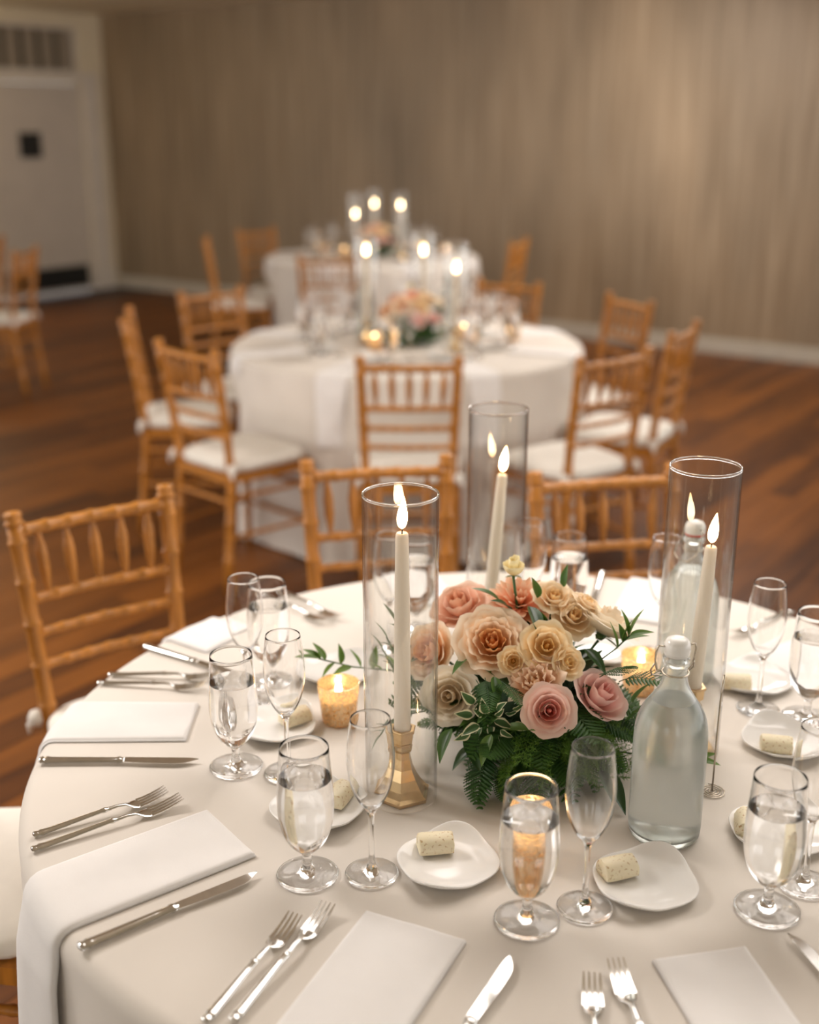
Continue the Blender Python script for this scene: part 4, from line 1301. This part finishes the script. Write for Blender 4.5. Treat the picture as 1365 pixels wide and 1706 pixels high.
    # single leaves that show
    for p, d, ln, me in ((L(.150, 1.650, .985), (-.5, -.4, .6), .045, leaf_dk), (L(.185, 1.640, .975), (.35, -.5, -.55), .060, leaf_dk), (L(.190, 1.66, 1.00), (-.15, -.2, .9), .042, leaf_md), (L(.20, 1.645, .955), (-.2, -.3, .9), .05, leaf_md),
                         (L(.232, 1.68, 1.01), (.05, .1, .9), .035, leaf_md), (L(.06, 1.545, .845), (-.35, -.7, -.45), .055, leaf_md), (L(.085, 1.535, .845), (.2, -.8, -.55), .06, leaf_dk), (L(.13, 1.515, .86), (.75, -.5, .25), .055, leaf_rus),
                         (L(.115, 1.51, .855), (-.3, -.7, -.6), .05, leaf_rus), (L(.27, 1.50, .79), (.45, -.75, -.40), .07, leaf_dk), (L(.31, 1.535, .86), (.35, -.4, .75), .05, leaf_md), (L(.325, 1.575, .87), (.4, -.2, .85), .055, leaf_md),
                         (L(.31, 1.60, .955), (-.15, -.1, .95), .035, leaf_md)):
        low('leaf', me, t, along_x(p, d, ln, rng.uniform(-.4, .4)))
    for p, d, ln, me in ((L(.135, 1.66, .995), (-.75, -.1, .55), .05, leaf_md), (L(.150, 1.645, .975), (-.5, -.5, .2), .045, leaf_dk), (L(.175, 1.63, 1.0), (.25, -.75, -.35), .058, leaf_dk),
                         (L(.09, 1.60, .935), (-.6, -.6, -.2), .045, leaf_md), (L(.12, 1.55, .925), (.1, -.8, -.5), .045, leaf_md), (L(.255, 1.60, .945), (.5, -.6, -.3), .05, leaf_dk)):
        low('leaf', me, t, along_x(p, d, ln, rng.uniform(-.4, .4)))
    # cream-edged leaves at the front left
    vc = Vector(L(.113, 1.520, .872))
    for k in range(17):
        a = 2.4 * k; r = .006 + .0022 * k
        p = vc + Vector((r * math.cos(a), .012 * math.sin(k) - .004, r * .75 * math.sin(a)))
        ob('variegated_leaf', leaf_va, t, M=along_x(p, (math.cos(a) * .9, -.30, math.sin(a) * .8 - .1), rng.uniform(.017, .030), rng.uniform(-.9, .9), (rng.uniform(-.5, .5), -.9, .45 + rng.uniform(-.5, .5))))
    # ruscus sprig at the right, reaching over the votive
    sprig(t, 'ruscus_sprig', [L(.275, 1.615, .915), L(.300, 1.600, .945), L(.318, 1.595, .968)],
          [(.55, .042, (-.25, .1, .9)), (.75, .040, (.3, 0, .85)), (.80, .038, (.85, -.1, .25)), (.95, .044, (-.25, .1, .95)), (1.0, .046, (.40, .0, .95)), (1.0, .036, (.9, -.1, .2))], leaf_rus)
    # ruscus and grey leaves on the left, behind the tall cylinder
    sprig(t, 'ruscus_sprig', [L(.075, 1.690, .85), L(.0, 1.725, .848), L(-.09, 1.740, .850), L(-.145, 1.745, .862)],
          [(.62, .035, (-.5, .3, .8)), (.68, .035, (-.6, -.4, -.1)), (.78, .035, (-.1, .1, .95)), (.55, .038, (.15, .2, .9)), (.84, .034, (-.4, -.5, -.3)), (.93, .036, (-.5, .3, .6)), (.97, .036, (-.75, -.1, .5)), (1.0, .036, (-.95, 0, .1)), (.5, .034, (-.5, -.4, .5)), (.4, .034, (-.5, .3, .6))], leaf_rus)
    for dz, dx in ((0, 0), (.03, .012), (-.02, -.006)):
        sprig(t, 'grey_leaf_sprig', [L(.06 + dx, 1.655, .83 + dz), L(.0 + dx, 1.66, .87 + dz), L(-.035 + dx, 1.665, .935 + dz)],
              [(.25 + .09 * i, .034, (-.5 + .3 * (i % 2), -.3 + .5 * (i % 3 - 1), .75 - .5 * (i % 2))) for i in range(9)], leaf_eu)
    sprig(t, 'grey_leaf_sprig', [L(.05, 1.62, .84), L(-.01, 1.605, .835), L(-.045, 1.600, .800)],
          [(.2 + .09 * i, .030, (-.6, -.4 + .6 * (i % 2), .35 - .5 * (i % 3))) for i in range(9)], leaf_eu)
    for k in range(5):
        low('fern_frond', fern_me[k % 3], t, along_x(L(.055, 1.60 + .014 * k, .835 + .02 * k), (-.85, -.05 + .1 * k - .2, .55 - .28 * k), .085, rng.uniform(-.6, .6)))
    # small leaves beyond the bottle
    sprig(t, 'ruscus_sprig', [L(.30, 1.56, .80), L(.37, 1.545, .798), L(.415, 1.535, .800)],
          [(.8, .032, (.6, .1, .5)), (.95, .034, (.85, -.05, .3)), (1.0, .034, (.9, -.15, -.15)), (.6, .032, (.5, .4, .4))], leaf_rus)
    # leaves and fronds closing the lower left and front
    for k in range(26):
        a = R_(rng.uniform(-185, -40)); e = rng.uniform(-.1, .6)
        n = Vector((math.cos(a) * math.cos(e), math.sin(a) * math.cos(e), math.sin(e)))
        p = Vector((.105 * n.x, .098 * n.y, .045 + .08 * n.z))
        low('leaf', (leaf_dk, leaf_md, leaf_rus)[k % 3], t, along_x(p, n + Vector((rng.uniform(-.5, .5), rng.uniform(-.3, .3), rng.uniform(-.9, .1))), rng.uniform(.04, .06), rng.uniform(-.6, .6), (n.x * .5, n.y * .5, .6)))
    for k in range(11):
        a = R_(-112 + 9 * k if k > 3 else -172 + 4 * k); p = (.070 * math.cos(a), .066 * math.sin(a), .085 + .02 * (k % 3))
        low('fern_frond', fern_me[k % 3], t, along_x(p, (math.cos(a), math.sin(a), -.45 - .1 * (k % 2)), rng.uniform(.062, .084), rng.uniform(-.3, .3)))
    for p, d, ln in ((L(.225, 1.535, .845), (-.05, -.85, .10), .070), (L(.255, 1.535, .850), (.25, -.80, .12), .070), (L(.285, 1.545, .855), (.50, -.65, .10), .072), (L(.245, 1.530, .825), (.10, -.85, -.15), .072), (L(.205, 1.530, .830), (-.3, -.8, -.05), .065)):
        low('asparagus_fern', plume_me[rng.randrange(2)], t, along_x(p, d, ln, rng.uniform(-.5, .5), (0, -.5, .8)))
    # stray fern at the bottom front
    low('fern_frond', fern_me[1], t, along_x(L(.115, 1.525, .79), (-.28, -.72, -.28), .085, .2))
    return t
M_dahlia = leafy('coral_dahlia_petal', gcol((246, 172, 128)), gcol((252, 220, 190)), .25, .55)
def dp():
    g = G()
    def fn(t, s):
        y = (s - .5) * 2; wd = .155 * math.sin(PI * (t * .82 + .10)) ** .8
        if t >= 1: wd *= .35
        return (.12 + .88 * t, y * wd, .10 * t * t + .35 * abs(y) * wd - .04, t)
    g.grid(fn, 6, 2)
    return g.mesh('dahlia_petal', M_dahlia, True, None, True)
dahlia_petal = dp()
flat_cache = {}
def flat_rose(key):
    """whole bloom as one mesh, for the tables in the blur"""
    if key not in flat_cache:
        g = G(); mats = []
        for n, mes in ROSE[key]:
            for i in range(n):
                me = mes[i % 2]; mt = me.materials[0]
                if mt not in mats: mats.append(mt)
                g.mi = mats.index(mt)
                M = Matrix.Rotation(2 * PI * i / n + n, 4, 'Z')
                tt = [a.value for a in me.attributes['along'].data]
                g.add([M @ v.co for v in me.vertices], [tuple(p.vertices) for p in me.polygons], tt)
        flat_cache[key] = g.mesh('whole_rose', mats, True, None, True)
    return flat_cache[key]
centrepiece(.185, 1.622, True, 'peach, cream and blush rose arrangement with ferns in the middle of the foreground table')
centrepiece(.03, 5.18, False, 'blurred low rose and greenery arrangement on the middle table').scale = (.85,) * 3
centrepiece(-.22, 8.76, False, 'blurred flower arrangement on the farthest table').scale = (.85,) * 3

# thin gold wire stand with a spiral foot, beside the bottle
g = G()
sp = [((.0012 + .00037 * k) * math.cos(k * PI / 6), (.0012 + .00037 * k) * math.sin(k * PI / 6), .0013) for k in range(52)]
g.tube(sp, .0009, 6)
g.tube([(.0012, 0, .0013), (.0012, 0, .09), (.002, 0, .150), (.004, 0, .185)], .0013, 6)
o = ob('wire_stand', g.mesh('wire_stand', M_wire), None, (.433, 1.514, ZI))
tag(o, 'thin gold wire stand with a spiral foot, right of the water bottle', 'stand')
